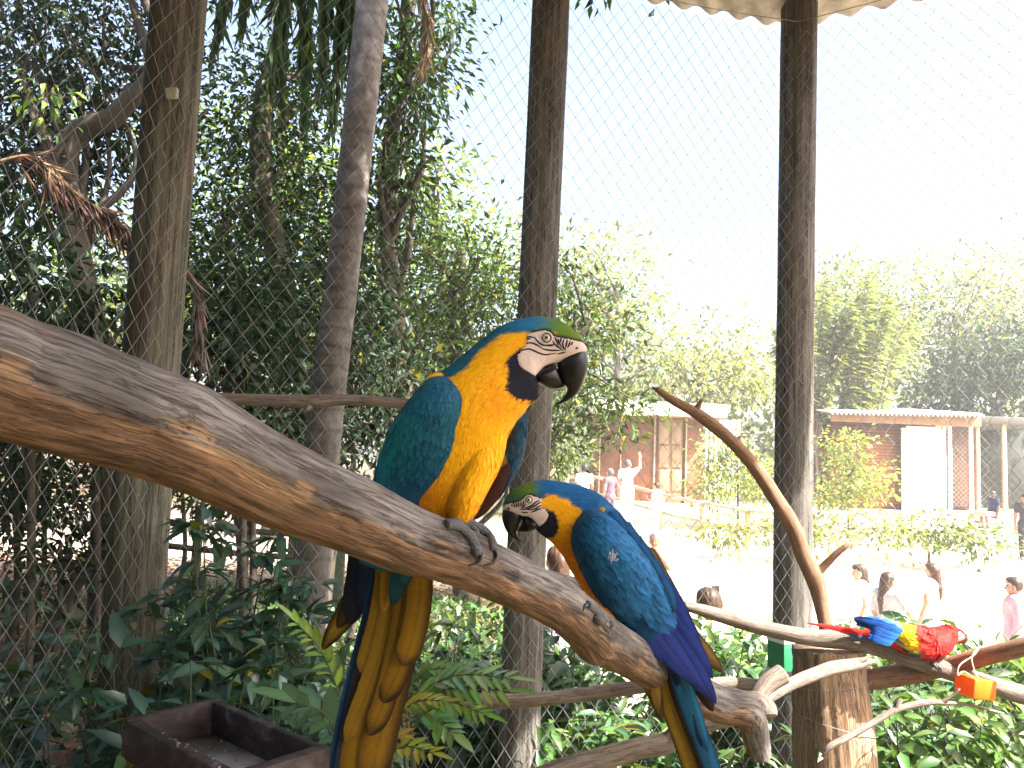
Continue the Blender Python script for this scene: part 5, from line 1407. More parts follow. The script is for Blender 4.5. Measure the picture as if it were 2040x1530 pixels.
class Loft:
    """closed body through outline stations (Ax,Ay,Bx,By,depth,halfdepth): A and B are the two photo outline points"""
    def __init__(s, st, nr, ns, pw=1.0):
        A = cr(np.array(st, float), nr)
        th = np.linspace(0, 2 * np.pi, ns, endpoint=False)
        a = W(A[:, 0], A[:, 1], A[:, 4]); b = W(A[:, 2], A[:, 3], A[:, 4])
        C_ = (a + b) / 2; H = (b - a) / 2
        hd = np.maximum(A[:, 5], .0008)
        ct, sn = np.cos(th), np.sin(th)
        if pw != 1: ct = np.sign(ct) * np.abs(ct) ** pw; sn = np.sign(sn) * np.abs(sn) ** pw
        v = C_[:, None] + H[:, None] * ct[None, :, None]
        v = v + np.array([0, 1.0, 0])[None, None] * (hd[:, None] * sn[None])[..., None]
        q = ((A[:, 0:2] + A[:, 2:4]) / 2)[:, None] + ((A[:, 2:4] - A[:, 0:2]) / 2)[:, None] * ct[None, :, None]
        s.nr, s.ns = nr, ns
        s.v = np.vstack([v.reshape(-1, 3), C_[0], C_[-1]])
        s.q = np.vstack([q.reshape(-1, 2), (A[0, 0:2] + A[0, 2:4]) / 2, (A[-1, 0:2] + A[-1, 2:4]) / 2])
        i = np.arange(nr - 1)[:, None] * ns; j = np.arange(ns)[None]; k = (j + 1) % ns
        s.f = np.stack([i + j, i + ns + j, i + ns + k, i + k], -1).reshape(-1, 4)
        j = np.arange(ns); k = (j + 1) % ns
        s.t = np.vstack([np.stack([np.full(ns, nr * ns), j, k], 1), np.stack([np.full(ns, nr * ns + 1), (nr - 1) * ns + k, (nr - 1) * ns + j], 1)])
        g = s.v[:nr * ns].reshape(nr, ns, 3)
        s.T = norm(np.gradient(g, axis=0)).reshape(-1, 3)
        Tt = np.roll(g, -1, 1) - np.roll(g, 1, 1)
        s.N = norm(np.cross(np.gradient(g, axis=0), Tt)).reshape(-1, 3)
        cen = np.repeat(C_, ns, 0)
        fl = np.sum(s.N * (s.v[:nr * ns] - cen), 1) < 0
        s.N[fl] *= -1
        s.T = np.vstack([s.T, s.T[:1], s.T[-1:]]); s.N = np.vstack([s.N, [[0, 0, 1]], [[0, 0, 1]]])
    def bvh(s):
        return BVHTree.FromPolygons([Vector(a) for a in s.v], [list(map(int, a)) for a in s.f])
    def build(s, name, mat, parent, col):
        return mk(name, s.v, [s.f, s.t], mat, parent, col, True, s.v)

def plumage(name, lo, paint, n, L, wr, parent, mask=None, lift=.12, jit=.14, mat=None, ang=.18, grad=None):
    """small overlapping feathers laid along the body"""
    a = s0 = lo.v[lo.f]
    area = np.linalg.norm(np.cross(a[:, 1] - a[:, 0], a[:, 3] - a[:, 0]), axis=1)
    fi = rng.choice(len(lo.f), n, p=area / area.sum())
    w = rng.random((n, 2)); 
    wt = np.stack([(1 - w[:, 0]) * (1 - w[:, 1]), w[:, 0] * (1 - w[:, 1]), w[:, 0] * w[:, 1], (1 - w[:, 0]) * w[:, 1]], 1)
    idx = lo.f[fi]
    pos = (lo.v[idx] * wt[..., None]).sum(1); q = (lo.q[idx] * wt[..., None]).sum(1)
    nr = norm((lo.N[idx] * wt[..., None]).sum(1)); T = norm((lo.T[idx] * wt[..., None]).sum(1))
    if mask is not None:
        k = mask(q); pos, q, nr, T = pos[k], q[k], nr[k], T[k]
    n = len(pos)
    side = np.cross(T, nr)
    T = norm(T + side * rng.normal(0, ang, (n, 1)))
    nr2 = norm(nr + rng.normal(size=(n, 3)) * .10)
    ax = norm(T + nr * (lift + .07))
    ll = (L(q) if callable(L) else L) * np.exp(rng.normal(0, .18, n))
    col = paint(q, pos) * np.exp(rng.normal(0, jit, (n, 1)))
    v, f, c = leaf_arrays(pos - T * ll[:, None] * .4 - nr * .0002, ax, nr2, ll, ll * wr, col, 1, .05, -.05)
    if grad is not None: c = c * np.tile(np.array(grad), n)[:, None]
    luv = np.tile(np.array([[0, 0, 0], [.3, 0, 0], [.68, 0, 0], [1, 0, 0], [.3, -.4, 0], [.68, -.3, 0], [.3, .4, 0], [.68, .3, 0]]), (n, 1))
    o = mk(name, v, f, mat or M_down, parent, c, True, luv * .02)
    o['kind'] = 'stuff'
    return o

def feather(name, parent, ctrl, hw, cc, ce, tip=None, tipw=.35, shaft=(.05, .035, .02), camber=.25, round_=2.2, mat=None, n=40, m_=13, tilt=0.0, edge=.55, cbase=None, asym=0):
    """one flight feather. ctrl: px,py,depth points base->tip, hw: half width px"""
    A = cr(np.array(ctrl, float), n)
    P = W(A[:, 0], A[:, 1], A[:, 2])
    t = np.linspace(0, 1, n)
    T = norm(np.gradient(P, axis=0))
    vd = norm(P - CAM)
    side = norm(np.cross(T, vd)); up = -np.cross(side, T); up = up * np.sign(np.sum(up * -vd, 1))[:, None]
    side = norm(side + up * tilt); up = norm(np.cross(T, side)); up = up * np.sign(np.sum(up * -vd, 1))[:, None]
    prof_ = np.minimum(1, (t / .12 + .35)) * np.clip(1 - np.clip((t - (1 - tipw)) / tipw, 0, 1) ** round_, 0, 1) ** .6
    prof_ = np.maximum(prof_, .02)
    w = hw * pxm(A[:, 2]) * prof_
    s = np.linspace(-1, 1, m_)
    v = P[:, None] + side[:, None] * (w[:, None] * s[None])[..., None] + up[:, None] * ((camber * w)[:, None] * (.35 - np.abs(s)[None] ** 1.5))[..., None]
    # ragged barbs at the rim
    jag = 1 + .015 * rng.normal(size=(n, 2))
    v[:, 0] = P + (v[:, 0] - P) * jag[:, :1]; v[:, -1] = P + (v[:, -1] - P) * jag[:, 1:]
    cc = np.array(cc, float); ce = np.array(ce, float)
    e = np.abs(s)[None] * np.ones((n, 1))
    if asym: e = np.where(s[None] * asym > 0, e, e * .62)
    we = sm(edge, 1.0, e)
    tipc = sm(.80, 1.0, t)[:, None]
    wmix = np.clip(we + tipc * .8, 0, 1)[..., None]
    c = cc * (1 - wmix) + ce * wmix
    if cbase is not None:
        wb_ = (1 - sm(.0, .35, t))[:, None, None]; c = c * (1 - wb_) + np.array(cbase) * wb_
    sh_ = (np.abs(s) < .06)[None, :, None] * np.ones((n, 1, 1))
    c = c * (1 - .35 * sh_) + np.array(shaft) * .35 * sh_
    c = c * np.exp(rng.normal(0, .05, (n, m_, 1)))
    i = np.arange(n - 1)[:, None] * m_; j = np.arange(m_ - 1)[None]
    f = np.stack([i + j, i + j + 1, i + m_ + j + 1, i + m_ + j], -1).reshape(-1, 4)
    L_ = np.linalg.norm(P[-1] - P[0])
    luv = np.stack([t[:, None] * L_ * np.ones((1, m_)) - np.abs(s)[None] * .02, (w[:, None] * s[None]) * .15 + t[:, None] * L_ - np.abs(s)[None] * w[:, None] * .9, 0 * e], -1).reshape(-1, 3)
    return mk(name, v.reshape(-1, 3), f, mat or M_vane, parent, c.reshape(-1, 3), True, luv)

def surf_line(bv, pts, y0, r, n=14, off=.0004, back=False):
    A = cr(np.array(pts, float), n); out = []
    for px, py in A:
        p = W(px, py, y0); d = Vector((0, -1, 0)) if back else Vector((0, 1, 0))
        h = bv.ray_cast(Vector(p) - d * .3, d)
        if h[0] is None: continue
        out.append(np.array(h[0]) + np.array(h[1]) * 0 - np.array(d) * off)
    return np.array(out)

def face_details(root, lo, y0, lines, lw, eye, er, nostril, patch, scale_eye=1):
    bv = lo.bvh()
    fp = patch
    # bare skin patch: the part of the head surface inside the outline, lifted a hair
    vin = polydist(lo.q, fp) < .8
    keep = vin[lo.f].all(1)
    used = np.unique(lo.f[keep]); remap = np.full(len(lo.v), -1); remap[used] = np.arange(len(used))
    depth_in = np.clip(-polydist(lo.q[used], fp) / 2.0, 0, 1)
    vv = lo.v[used] + lo.N[used] * (.0002 + .0011 * depth_in)[:, None]
    face = mk('bare_face', vv, remap[lo.f[keep]], M_face if y0 < 2 else M_face3, root, None, True, vv)
    for back in (False, True):
        mb = MB()
        for L_ in lines:
            P = surf_line(bv, L_, y0, 0, 16, .0012, back)
            if len(P) < 4: continue
            rr = lw * pxm(y0) * np.sin(np.linspace(.35, np.pi - .25, len(P))) ** .7
            add_tube(mb, P, rr, 6)
        if mb.n: mb.build('face_stripes', M_faceline, face)['kind'] = 'stuff'
    for back in (False, True):
        p = W(eye[0], eye[1], y0); d = Vector((0, -1, 0)) if back else Vector((0, 1, 0))
        h = bv.ray_cast(Vector(p) - d * .3, d)
        if h[0] is None: continue
        c0 = np.array(h[0]); nn = norm(np.array(h[1])); nn = nn * np.sign(-np.dot(nn, d))
        r = er * pxm(y0)
        e = ball('eye', c0 + nn * r * -.35, r * 1.12, M_iris, root, seg=24)
        ball('pupil', c0 + nn * r * .42, r * .50, M_pupil, e, seg=16)
        # eyelid ring and dark rim
        th = np.linspace(0, 2 * np.pi, 33); u_ = norm(np.cross(nn, [0, 0, 1.0])); w_ = np.cross(nn, u_)
        ring = c0 + nn * r * .30 + (np.cos(th)[:, None] * u_ + np.sin(th)[:, None] * w_) * r * 1.08
        tube_obj('eye_rim', ring, r * .13, M_faceline, e, 6, cap=False)
        ring = c0 + nn * r * .18 + (np.cos(th)[:, None] * u_ + np.sin(th)[:, None] * w_) * r * 1.38
        tube_obj('eyelid', ring, r * .22, M_face, e, 6, cap=False)
        p = W(nostril[0], nostril[1], y0); h = bv.ray_cast(Vector(p) - d * .3, d)
        if h[0] is not None:
            ball('nostril', np.array(h[0]) - np.array(d) * .001, 3.2 * pxm(y0), M_faceline, root, (1.2, .5, .8), 12)

def toe(root, pts, r, claw, clawr, name='toe'):
    P = cr(np.array(pts), 26)
    kn = 1 + .16 * np.abs(np.sin(np.linspace(0, 3.1 * np.pi, 26)))
    o = tube_obj(name, P, np.linspace(r, r * .8, 26) * kn, M_foot, root, 14, rough=.12, rs=60)
    C_ = cr(np.array([P[-3]] + list(claw)), 18)
    tube_obj('claw', C_, np.linspace(clawr, .0006, 18), M_claw, o, 10)

def on_log(px, py, out=.004, ydef=1.0):
    p = W(px, py, 1.0); d = Vector(norm(p - CAM))
    h = log_bvh.ray_cast(Vector(CAM), d)
    if h[0] is None: return W(px, py, ydef)
    return np.array(h[0]) - np.array(d) * out

GRADW = [.5, .75, 1.1, 1.3, .6, .95, .6, .95]
YEL = np.array([.93, .41, .007]); ORG = np.array([.70, .22, .007]); BLK = np.array([.012, .014, .024]); GRN = np.array([.10, .18, .018])
def mixc(a, b, w): return a * (1 - w[:, None]) + b * w[:, None]
def nq(q, s, seed): return fbm(np.stack([q[:, 0] * s, q[:, 1] * s, 0 * q[:, 0]], 1), seed, 3)

# ============================================================ larger macaw
BY = .955
root1 = thing('macaw', on_log(915, 1052), 'larger blue-and-yellow macaw upright on the thick log facing the post', 'macaw')
ST1 = [(1166, 690, 1166, 704, BY, .006), (1160, 676, 1156, 712, BY, .0125), (1146, 660, 1140, 720, BY, .0165), (1120, 642, 1112, 724, BY, .0198), (1088, 632, 1084, 740, BY, .0222), (1055, 632, 1072, 760, BY, .0240),
       (1022, 640, 1074, 782, BY, .0255), (988, 656, 1074, 794, BY + .001, .028), (952, 684, 1066, 800, BY + .002, .031), (915, 715, 1054, 808, BY + .003, .035), (880, 742, 1043, 822, BY + .005, .040),
       (850, 772, 1027, 842, BY + .008, .045), (828, 812, 1011, 872, BY + .012, .048), (812, 858, 1004, 905, BY + .018, .048), (806, 905, 992, 940, BY + .024, .046), (806, 950, 972, 978, BY + .030, .042),
       (812, 992, 950, 1018, BY + .036, .037), (824, 1026, 930, 1042, BY + .044, .030), (838, 1060, 905, 1075, BY + .055, .02), (850, 1095, 885, 1100, BY + .065, .010)]
lo1 = Loft(ST1, 300, 128, .92)
FACE1 = [(1049, 672), (1060, 668), (1074, 665.5), (1086, 664), (1095, 667), (1102, 675), (1116, 678), (1132, 680), (1145, 683), (1158, 685), (1167, 692), (1170, 704), (1158, 710), (1143, 711), (1128, 716), (1111, 724), (1098, 726), (1085, 731), (1074, 741), (1065, 753), (1048, 745), (1037, 737), (1031, 728), (1030, 715), (1036, 705), (1044, 697), (1048, 688)]
THROAT1 = [(1036, 701), (1024, 712), (1015, 719), (1012, 735), (1012, 755), (1010, 777), (1020, 791), (1034, 800), (1058, 800), (1076, 795), (1092, 785), (1100, 770), (1112, 735), (1108, 722), (1098, 726), (1085, 731), (1074, 741), (1065, 751), (1045, 744), (1031, 728), (1032, 712)]
CAP1 = [(860, 700), (872, 748), (900, 757), (928, 741), (950, 718), (968, 694), (990, 676), (1012, 668), (1035, 667), (1049, 670), (1075, 663), (1098, 664), (1116, 676), (1140, 681), (1160, 685), (1175, 690), (1175, 600), (860, 600)]
def paint1(q, pos=None):
    c = np.tile(YEL, (len(q), 1))
    c = mixc(c, ORG, sm(.15, .9, np.clip((960 - q[:, 0]) / 160, 0, 1) * sm(780, 900, q[:, 1]) + .25 * nq(q, .02, 3)))
    c = mixc(c, ORG, .55 * np.exp(-(((q[:, 0] - 1000) / 40) ** 2 + ((q[:, 1] - 800) / 45) ** 2)))
    d = polydist(q, CAP1) + 5 * nq(q, .09, 5)
    blue = np.array([.010, .125, .19]); bl2 = np.array([.02, .17, .34])
    cap = mixc(np.tile(blue, (len(q), 1)), bl2, sm(990, 1040, q[:, 0]))
    cap = mixc(cap, np.array([.012, .10, .10]), .6 * sm(652, 668, q[:, 1]) * sm(1000, 1030, q[:, 0]))
    cap = mixc(cap, GRN, sm(1050, 1122, q[:, 0] + 10 * nq(q, .05, 8)))
    cap = mixc(cap, np.array([.14, .17, .02]), sm(1120, 1165, q[:, 0]) * .6)
    c = mixc(c, cap, 1 - sm(-4, 5, d))
    t = polydist(q, THROAT1) + 5 * nq(q, .12, 6)
    c = mixc(c, BLK, 1 - sm(-3, 5, t))
    fd = polydist(q, FACE1)
    c = mixc(c, np.array([.012, .03, .02]), (1 - sm(2, 8, fd)) * (1 - sm(684, 692, q[:, 1])) * sm(1052, 1062, q[:, 0]))
    return mixc(c, BLK, (1 - sm(2, 7, fd + 2 * nq(q, .2, 9))) * sm(694, 704, q[:, 1]))
lo1.build('body', M_plume, root1, paint1(lo1.q))
nf1 = lambda q: polydist(q, FACE1) > 1.5
plumage('head_feathers', lo1, paint1, 9000, lambda q: .0050 + .0035 * sm(1060, 960, q[:, 0]), .34, root1, lambda q: nf1(q) & (q[:, 0] > 985) & (q[:, 1] < 812), .08, .10)
plumage('breast_feathers', lo1, paint1, 17000, .0105, .40, root1, lambda q: (nf1(q)) & ((q[:, 0] <= 1000) | (q[:, 1] > 800)), .06, .07)
LN1 = [[(1049, 677), (1056, 677), (1063, 679.5)], [(1049, 681), (1056, 681)], [(1063, 677), (1068, 684), (1074, 690), (1083, 693.5), (1099, 694.5)], [(1048, 690), (1056, 689), (1064, 691), (1072, 695), (1080, 699.5)], [(1078, 700), (1090, 702), (1104, 702.5), (1116, 702)],
       [(1035, 706), (1044, 702.5), (1053, 701), (1062, 704), (1074, 709), (1086, 711), (1097, 709), (1108, 707)], [(1109, 709), (1118, 706.5), (1126, 704.5)], [(1099, 684), (1103, 691), (1112, 697), (1121, 703)], [(1103, 676), (1107, 685), (1110, 694)], [(1109, 679), (1112, 688), (1117, 697)], [(1116, 678), (1114, 687)], [(1122, 679), (1119, 688), (1120, 696), (1124, 700)],
       [(1128, 681), (1126, 690), (1124, 698)], [(1134, 683), (1131, 692), (1128, 697)], [(1139, 685), (1135, 692)], [(1088, 693), (1096, 692.5), (1102, 691.5)], [(1118, 696), (1126, 701)]]
face_details(root1, lo1, BY, LN1, 1.9, (1086.5, 679), 8.3, (1146, 697), FACE1)
# beak
ub = Loft([(1140, 700, 1160, 692, BY, .006), (1124, 710, 1166, 697, BY, .0135), (1112, 724, 1170, 712, BY, .0165), (1111, 742, 1171, 730, BY, .0160), (1116, 757, 1168, 748, BY, .0142), (1127, 768, 1160, 768, BY, .0115), (1130, 778, 1149, 785, BY, .0080), (1124, 790, 1136, 796, BY, .0052), (1114, 800, 1120, 804, BY, .0028), (1103, 807.5, 1104, 808.5, BY, .0006)], 70, 40, .85)
ub.build('upper_beak', M_beak, root1, None)
lb = Loft([(1064, 748, 1068, 758, BY, .018), (1076, 737, 1083, 769, BY, .0225), (1090, 730, 1097, 774, BY, .0220), (1103, 726, 1108, 775, BY, .0190), (1111, 740, 1116, 774, BY, .0150), (1118, 757, 1122, 772, BY, .009), (1125, 766, 1126, 769, BY, .004)], 50, 36, .85)
lb.build('lower_beak', M_beak, root1, None)
# near wing
SW1 = [(872, 747, 884, 747, .944, .006), (853, 756, 906, 764, .936, .024), (826, 784, 922, 790, .930, .034), (800, 818, 921, 824, .931, .038), (779, 850, 914, 856, .937, .038), (764, 890, 907, 900, .946, .036), (752, 930, 894, 938, .957, .033), (744, 964, 882, 970, .968, .029), (736, 1000, 860, 1004, .982, .024), (728, 1040, 835, 1050, 1.000, .018), (722, 1080, 805, 1100, 1.016, .012), (716, 1120, 770, 1140, 1.03, .007)]
lw1 = Loft(SW1, 220, 110, .9)
def paintw1(q, pos=None):
    u = np.clip((q[:, 0] - (1000 - q[:, 1] * .28)) / 140, 0, 1)
    c = mixc(np.tile(np.array([.009, .165, .19]), (len(q), 1)), np.array([.008, .075, .125]), sm(.15, .75, u + .10 * nq(q, .03, 12)))
    c = mixc(c, np.array([.010, .085, .17]), sm(.0, 1, 1 - np.clip((q[:, 1] - 745) / 110, 0, 1)) * .8)
    c = mixc(c, np.array([.008, .07, .15]), sm(935, 975, q[:, 1]) * .85)
    return c
wing1 = lw1.build('near_wing', M_plume, root1, paintw1(lw1.q))
plumage('covert_feathers', lw1, paintw1, 2600, lambda q: .007 + .013 * np.clip((q[:, 1] - 750) / 230, 0, 1), .62, wing1, lambda q: q[:, 1] < 955, .05, .07, ang=.10, grad=GRADW)
feather('yellow_tuft', wing1, [(850, 758, .925), (864, 750, .925), (884, 746, .930)], 6, (.75, .40, .012), (.55, .28, .01), n=20, m_=9)
# secondaries on the lower near wing
for k in range(9):
    x0 = 756 + k * 13.5
    feather('flight_feather', wing1, [(x0 + 12, 905, .925 + .002 * k), (x0 - 2, 980, .940 + .002 * k), (x0 - 16, 1060, .985)], 13, (.008, .10, .15), (.006, .045, .085), camber=.2, tipw=.3, cbase=(.009, .12, .16))
# far wing seen past the breast
SF1 = [(1020, 806, 1048, 812, .985, .010), (1008, 845, 1051, 848, .985, .016), (1000, 885, 1046, 888, .990, .016), (990, 925, 1036, 925, .995, .014), (975, 965, 1018, 960, 1.0, .012), (958, 1000, 1000, 985, 1.005, .009), (940, 1030, 985, 1002, 1.01, .005)]
lf1 = Loft(SF1, 90, 60, .9)
pf1 = lambda q, pos=None: mixc(np.tile(np.array([.012, .045, .085]), (len(q), 1)), np.array([.03, .03, .04]), sm(.2, .6, nq(q, .05, 13)))
wf1 = lf1.build('far_wing', M_plume, root1, pf1(lf1.q))
plumage('covert_feathers', lf1, pf1, 700, .012, .55, wf1, None, .06, .2)
feather('flight_feather', wf1, [(1012, 925, .975), (985, 985, .985), (945, 1035, 1.0)], 10, (.05, .028, .03), (.09, .02, .02), camber=.2)
feather('flight_feather', wf1, [(1022, 900, .978), (1002, 960, .988), (978, 1002, 1.0)], 11, (.012, .03, .06), (.03, .03, .04), camber=.2)
feather('flight_feather', wf1, [(1000, 905, .972), (1004, 935, .978), (996, 972, .985)], 8, (.20, .13, .02), (.10, .06, .02), camber=.2)
# thigh plumes
th1 = Loft([(950, 865, 985, 870, BY + .004, .020), (930, 905, 988, 912, BY + .004, .030), (910, 945, 978, 955, BY + .006, .034), (896, 982, 962, 995, BY + .010, .034), (888, 1012, 946, 1024, BY + .014, .028), (892, 1034, 930, 1042, BY + .016, .018), (900, 1047, 915, 1050, BY + .016, .006)], 60, 48)
pt1 = lambda q, pos=None: mixc(np.tile(YEL, (len(q), 1)), ORG, sm(930, 880, q[:, 0]))
tg1 = th1.build('thigh', M_plume, root1, pt1(th1.q))
plumage('thigh_feathers', th1, pt1, 2600, .014, .30, tg1, None, .07, .08)
# foot on the log
toe(root1, [on_log(888, 1046, .002, .95), on_log(905, 1045, .010), on_log(925, 1056, .009), on_log(941, 1075, .006), on_log(949, 1094, .005), on_log(951, 1103, .004)], .0062, [on_log(957, 1103, .006), on_log(955, 1116, .006), on_log(945, 1124, .004), on_log(933, 1126, .001)], .0036)
toe(root1, [W(905, 1040, .955), W(930, 1042, .965), W(955, 1051, .972), W(974, 1067, .972), on_log(981, 1082, .005), on_log(984, 1098, .005)], .0060, [on_log(989, 1102, .006), on_log(988, 1114, .006), on_log(978, 1123, .004), on_log(964, 1126, .001)], .0036)
toe(root1, [on_log(892, 1046, .002, .955), W(918, 1040, .96), W(946, 1056, .965), W(950, 1078, .955)], .0050, [W(953, 1084, .952), W(957, 1096, .95), W(955, 1104, .95)], .003)
toe(root1, [W(930, 1042, .975), W(960, 1060, .98), W(968, 1080, .975), W(966, 1090, .972)], .0050, [W(970, 1094, .97), W(976, 1104, .968)], .003)
# tail hanging behind the log
tail1 = MB()
YF = (.23, .125, .010); YF2 = (.22, .11, .008); BRN = (.032, .017, .008); NAV = (.006, .014, .036); BLU = (.010, .050, .115)
tl = [ # ctrl, half width, centre, edge, tipw
    ([(730, 1060, 1.075), (712, 1180, 1.085), (642, 1294, 1.09)], 24, (.30, .18, .015), BRN, .5),
    ([(735, 1050, 1.070), (722, 1160, 1.078), (672, 1252, 1.082)], 20, (.10, .06, .02), BRN, .4),
    ([(722, 1040, 1.062), (716, 1140, 1.068), (698, 1245, 1.072)], 25, NAV, (.010, .010, .018), .35),
    ([(745, 1040, 1.058), (740, 1130, 1.062), (722, 1215, 1.066)], 22, (.010, .028, .07), NAV, .35),
    ([(765, 1080, 1.050), (735, 1220, 1.060), (690, 1400, 1.070), (648, 1600, 1.08)], 12, NAV, BLU, .2),
    ([(768, 1080, 1.046), (742, 1220, 1.056), (702, 1400, 1.066), (664, 1600, 1.076)], 13, (.03, .022, .014), (.008, .03, .07), .2),
    ([(800, 1080, 1.052), (775, 1250, 1.060), (730, 1430, 1.068), (690, 1620, 1.075)], 34, YF, BRN, .25),
    ([(825, 1090, 1.050), (805, 1260, 1.056), (765, 1430, 1.062), (730, 1600, 1.070)], 34, YF2, BRN, .25),
    ([(778, 1080, 1.040), (765, 1200, 1.046), (740, 1300, 1.052), (724, 1345, 1.055)], 24, YF, (.16, .09, .012), .3),
    ([(790, 1120, 1.043), (762, 1280, 1.050), (715, 1420, 1.058), (690, 1480, 1.06)], 20, YF, (.14, .08, .012), .35),
    ([(815, 1100, 1.038), (800, 1250, 1.044), (768, 1390, 1.050), (735, 1466, 1.054)], 22, (.23, .12, .008), BRN, .22),
    ([(830, 1100, 1.034), (820, 1230, 1.040), (795, 1330, 1.045), (763, 1400, 1.048)], 24, (.24, .125, .008), BRN, .22),
    ([(836, 1090, 1.028), (836, 1190, 1.032), (822, 1270, 1.036), (803, 1327, 1.038)], 25, (.26, .135, .008), (.05, .026, .008), .25),
    ([(770, 1090, 1.030), (772, 1150, 1.034), (764, 1220, 1.038)], 13, YF, (.30, .17, .01), .4),
    ([(792, 1080, 1.020), (796, 1140, 1.024), (782, 1206, 1.028)], 17, (.012, .075, .12), (.008, .04, .07), .45),
    ([(815, 1080, 1.016), (814, 1125, 1.018), (802, 1172, 1.022)], 15, (.012, .085, .14), (.008, .04, .07), .45)]
for i, (ct, hw, cc, ce, tw) in enumerate(tl):
    feather('wing_feather' if i < 4 else 'tail_feather', root1, ct, hw, cc, ce, tipw=tw, camber=.05, n=60, tilt=rng.uniform(-.10, .10), edge=.15, asym=1 if i > 5 else 0)

# ============================================================ smaller macaw
B2 = 1.385
root2 = thing('macaw', on_log(1205, 1245, .0, 1.33), 'smaller blue-and-yellow macaw leaning down on the log towards the larger one', 'macaw')
ST2 = [(1002, 1006, 1003, 1017, B2, .006), (1008, 990, 1014, 1022, B2, .014), (1024, 974, 1032, 1032, B2, .020), (1046, 963, 1056, 1044, B2, .024), (1070, 957.5, 1074, 1061, B2, .026), (1098, 957, 1088, 1072, B2, .027),
       (1130, 962, 1099, 1080, B2, .029), (1162, 971, 1108, 1089, B2 + .002, .034), (1192, 984, 1120, 1104, B2 + .004, .041), (1220, 1008, 1134, 1128, B2 + .008, .047), (1250, 1041, 1150, 1156, B2 + .012, .050), (1280, 1080, 1170, 1186, B2 + .016, .050),
       (1304, 1122, 1192, 1216, B2 + .020, .046), (1322, 1162, 1222, 1238, B2 + .024, .038), (1334, 1198, 1256, 1256, B2 + .028, .030), (1344, 1232, 1290, 1276, B2 + .032, .020), (1352, 1262, 1318, 1294, B2 + .036, .010)]
lo2 = Loft(ST2, 280, 120, .92)
FACE2 = [(1078, 992), (1066, 988), (1056, 985.5), (1045, 989), (1037, 996), (1028, 1000), (1018, 1002), (1008, 1004.5), (1000, 1012), (1004, 1018), (1021, 1020.5), (1040, 1026), (1050, 1027), (1058, 1030), (1067, 1040), (1074, 1047), (1084, 1039), (1090, 1028), (1091, 1020), (1085, 1013), (1077, 1010)]
THR2 = [(1089, 1015), (1100, 1018), (1106, 1030), (1109, 1046), (1107, 1060), (1098, 1070), (1078, 1070), (1070, 1054), (1074, 1046), (1088, 1036), (1092, 1024)]
YEL2 = [(1076, 993), (1086, 986), (1103, 984), (1112, 992), (1124, 992), (1136, 1001), (1148, 1014), (1150, 1026), (1142, 1046), (1140, 1070), (1148, 1100), (1160, 1130), (1178, 1165), (1200, 1200), (1230, 1232), (1270, 1262), (1300, 1300), (1100, 1300), (1060, 1075), (1090, 1060), (1100, 1030), (1090, 1012), (1078, 1008)]
def paint2(q, pos=None):
    c = mixc(np.tile(np.array([.016, .115, .30]), (len(q), 1)), np.array([.012, .095, .25]), sm(1100, 1220, q[:, 0]))
    c = mixc(c, GRN, (1 - sm(1052, 1082, q[:, 0] + 6 * nq(q, .07, 21))) )
    c = mixc(c, np.array([.02, .09, .06]), sm(975, 990, q[:, 1]) * (1 - sm(1080, 1110, q[:, 0])) * .7)
    y = polydist(q, YEL2) + 5 * nq(q, .1, 22)
    yc = mixc(np.tile(YEL, (len(q), 1)), ORG, sm(1040, 1090, q[:, 1]))
    c = mixc(c, yc, 1 - sm(-4, 4, y))
    t = polydist(q, THR2) + 3 * nq(q, .14, 23)
    c = mixc(c, BLK, 1 - sm(-2, 3.5, t))
    fd = polydist(q, FACE2)
    c = mixc(c, np.array([.012, .03, .02]), (1 - sm(1, 5, fd)) * (1 - sm(1000, 1006, q[:, 1])) * (1 - sm(1070, 1078, q[:, 0])))
    c = mixc(c, BLK, (1 - sm(1, 5, fd)) * sm(1012, 1020, q[:, 1]))
    return mixc(c, BLK, sm(1016, 1020, q[:, 1]) * (1 - sm(1072, 1080, q[:, 0])) * sm(0, 2, fd))
lo2.build('body', M_plume, root2, paint2(lo2.q))
nf2 = lambda q: polydist(q, FACE2) > 1.2
plumage('head_feathers', lo2, paint2, 8000, .0075, .34, root2, lambda q: nf2(q) & (q[:, 0] < 1150) & (q[:, 1] < 1085), .10, .12)
plumage('body_feathers', lo2, paint2, 9000, .016, .42, root2, lambda q: nf2(q) & ((q[:, 0] >= 1140) | (q[:, 1] > 1080)), .06, .11)
LN2 = [[(1074, 995), (1066, 999), (1060, 1004), (1050, 1009), (1036, 1012)], [(1078, 998), (1070, 1002), (1064, 1006), (1056, 1010), (1046, 1013), (1034, 1014)], [(1077, 1005), (1070, 1009), (1062, 1012.5), (1050, 1014)], [(1078, 1011), (1070, 1013), (1064, 1016), (1056, 1019)], [(1052, 1019), (1044, 1019), (1038, 1018)],
       [(1042, 996), (1043, 1001), (1040, 1007)], [(1037, 998), (1038, 1003), (1036, 1008)], [(1033, 998), (1033, 1004), (1033, 1009)], [(1028, 1000), (1029, 1005), (1030, 1009)], [(1023, 1002), (1025, 1006), (1027, 1010)], [(1047, 1003), (1043, 1007), (1038, 1010)], [(1019, 1003), (1021, 1008)]]
face_details(root2, lo2, B2, LN2, 1.65, (1053, 994.5), 5.8, (1014, 1012), FACE2)
ub = Loft([(1030, 1014, 1006, 1010, B2, .008), (1040, 1024, 1001, 1017, B2, .0165), (1038, 1036, 1000, 1031, B2, .0165), (1033, 1049, 1004, 1048, B2, .0140), (1030, 1060, 1012, 1063, B2, .0100), (1033, 1069, 1024, 1073, B2, .0060), (1038, 1075, 1034, 1077.5, B2, .003), (1043, 1079, 1042.5, 1080, B2, .0006)], 60, 36, .85)
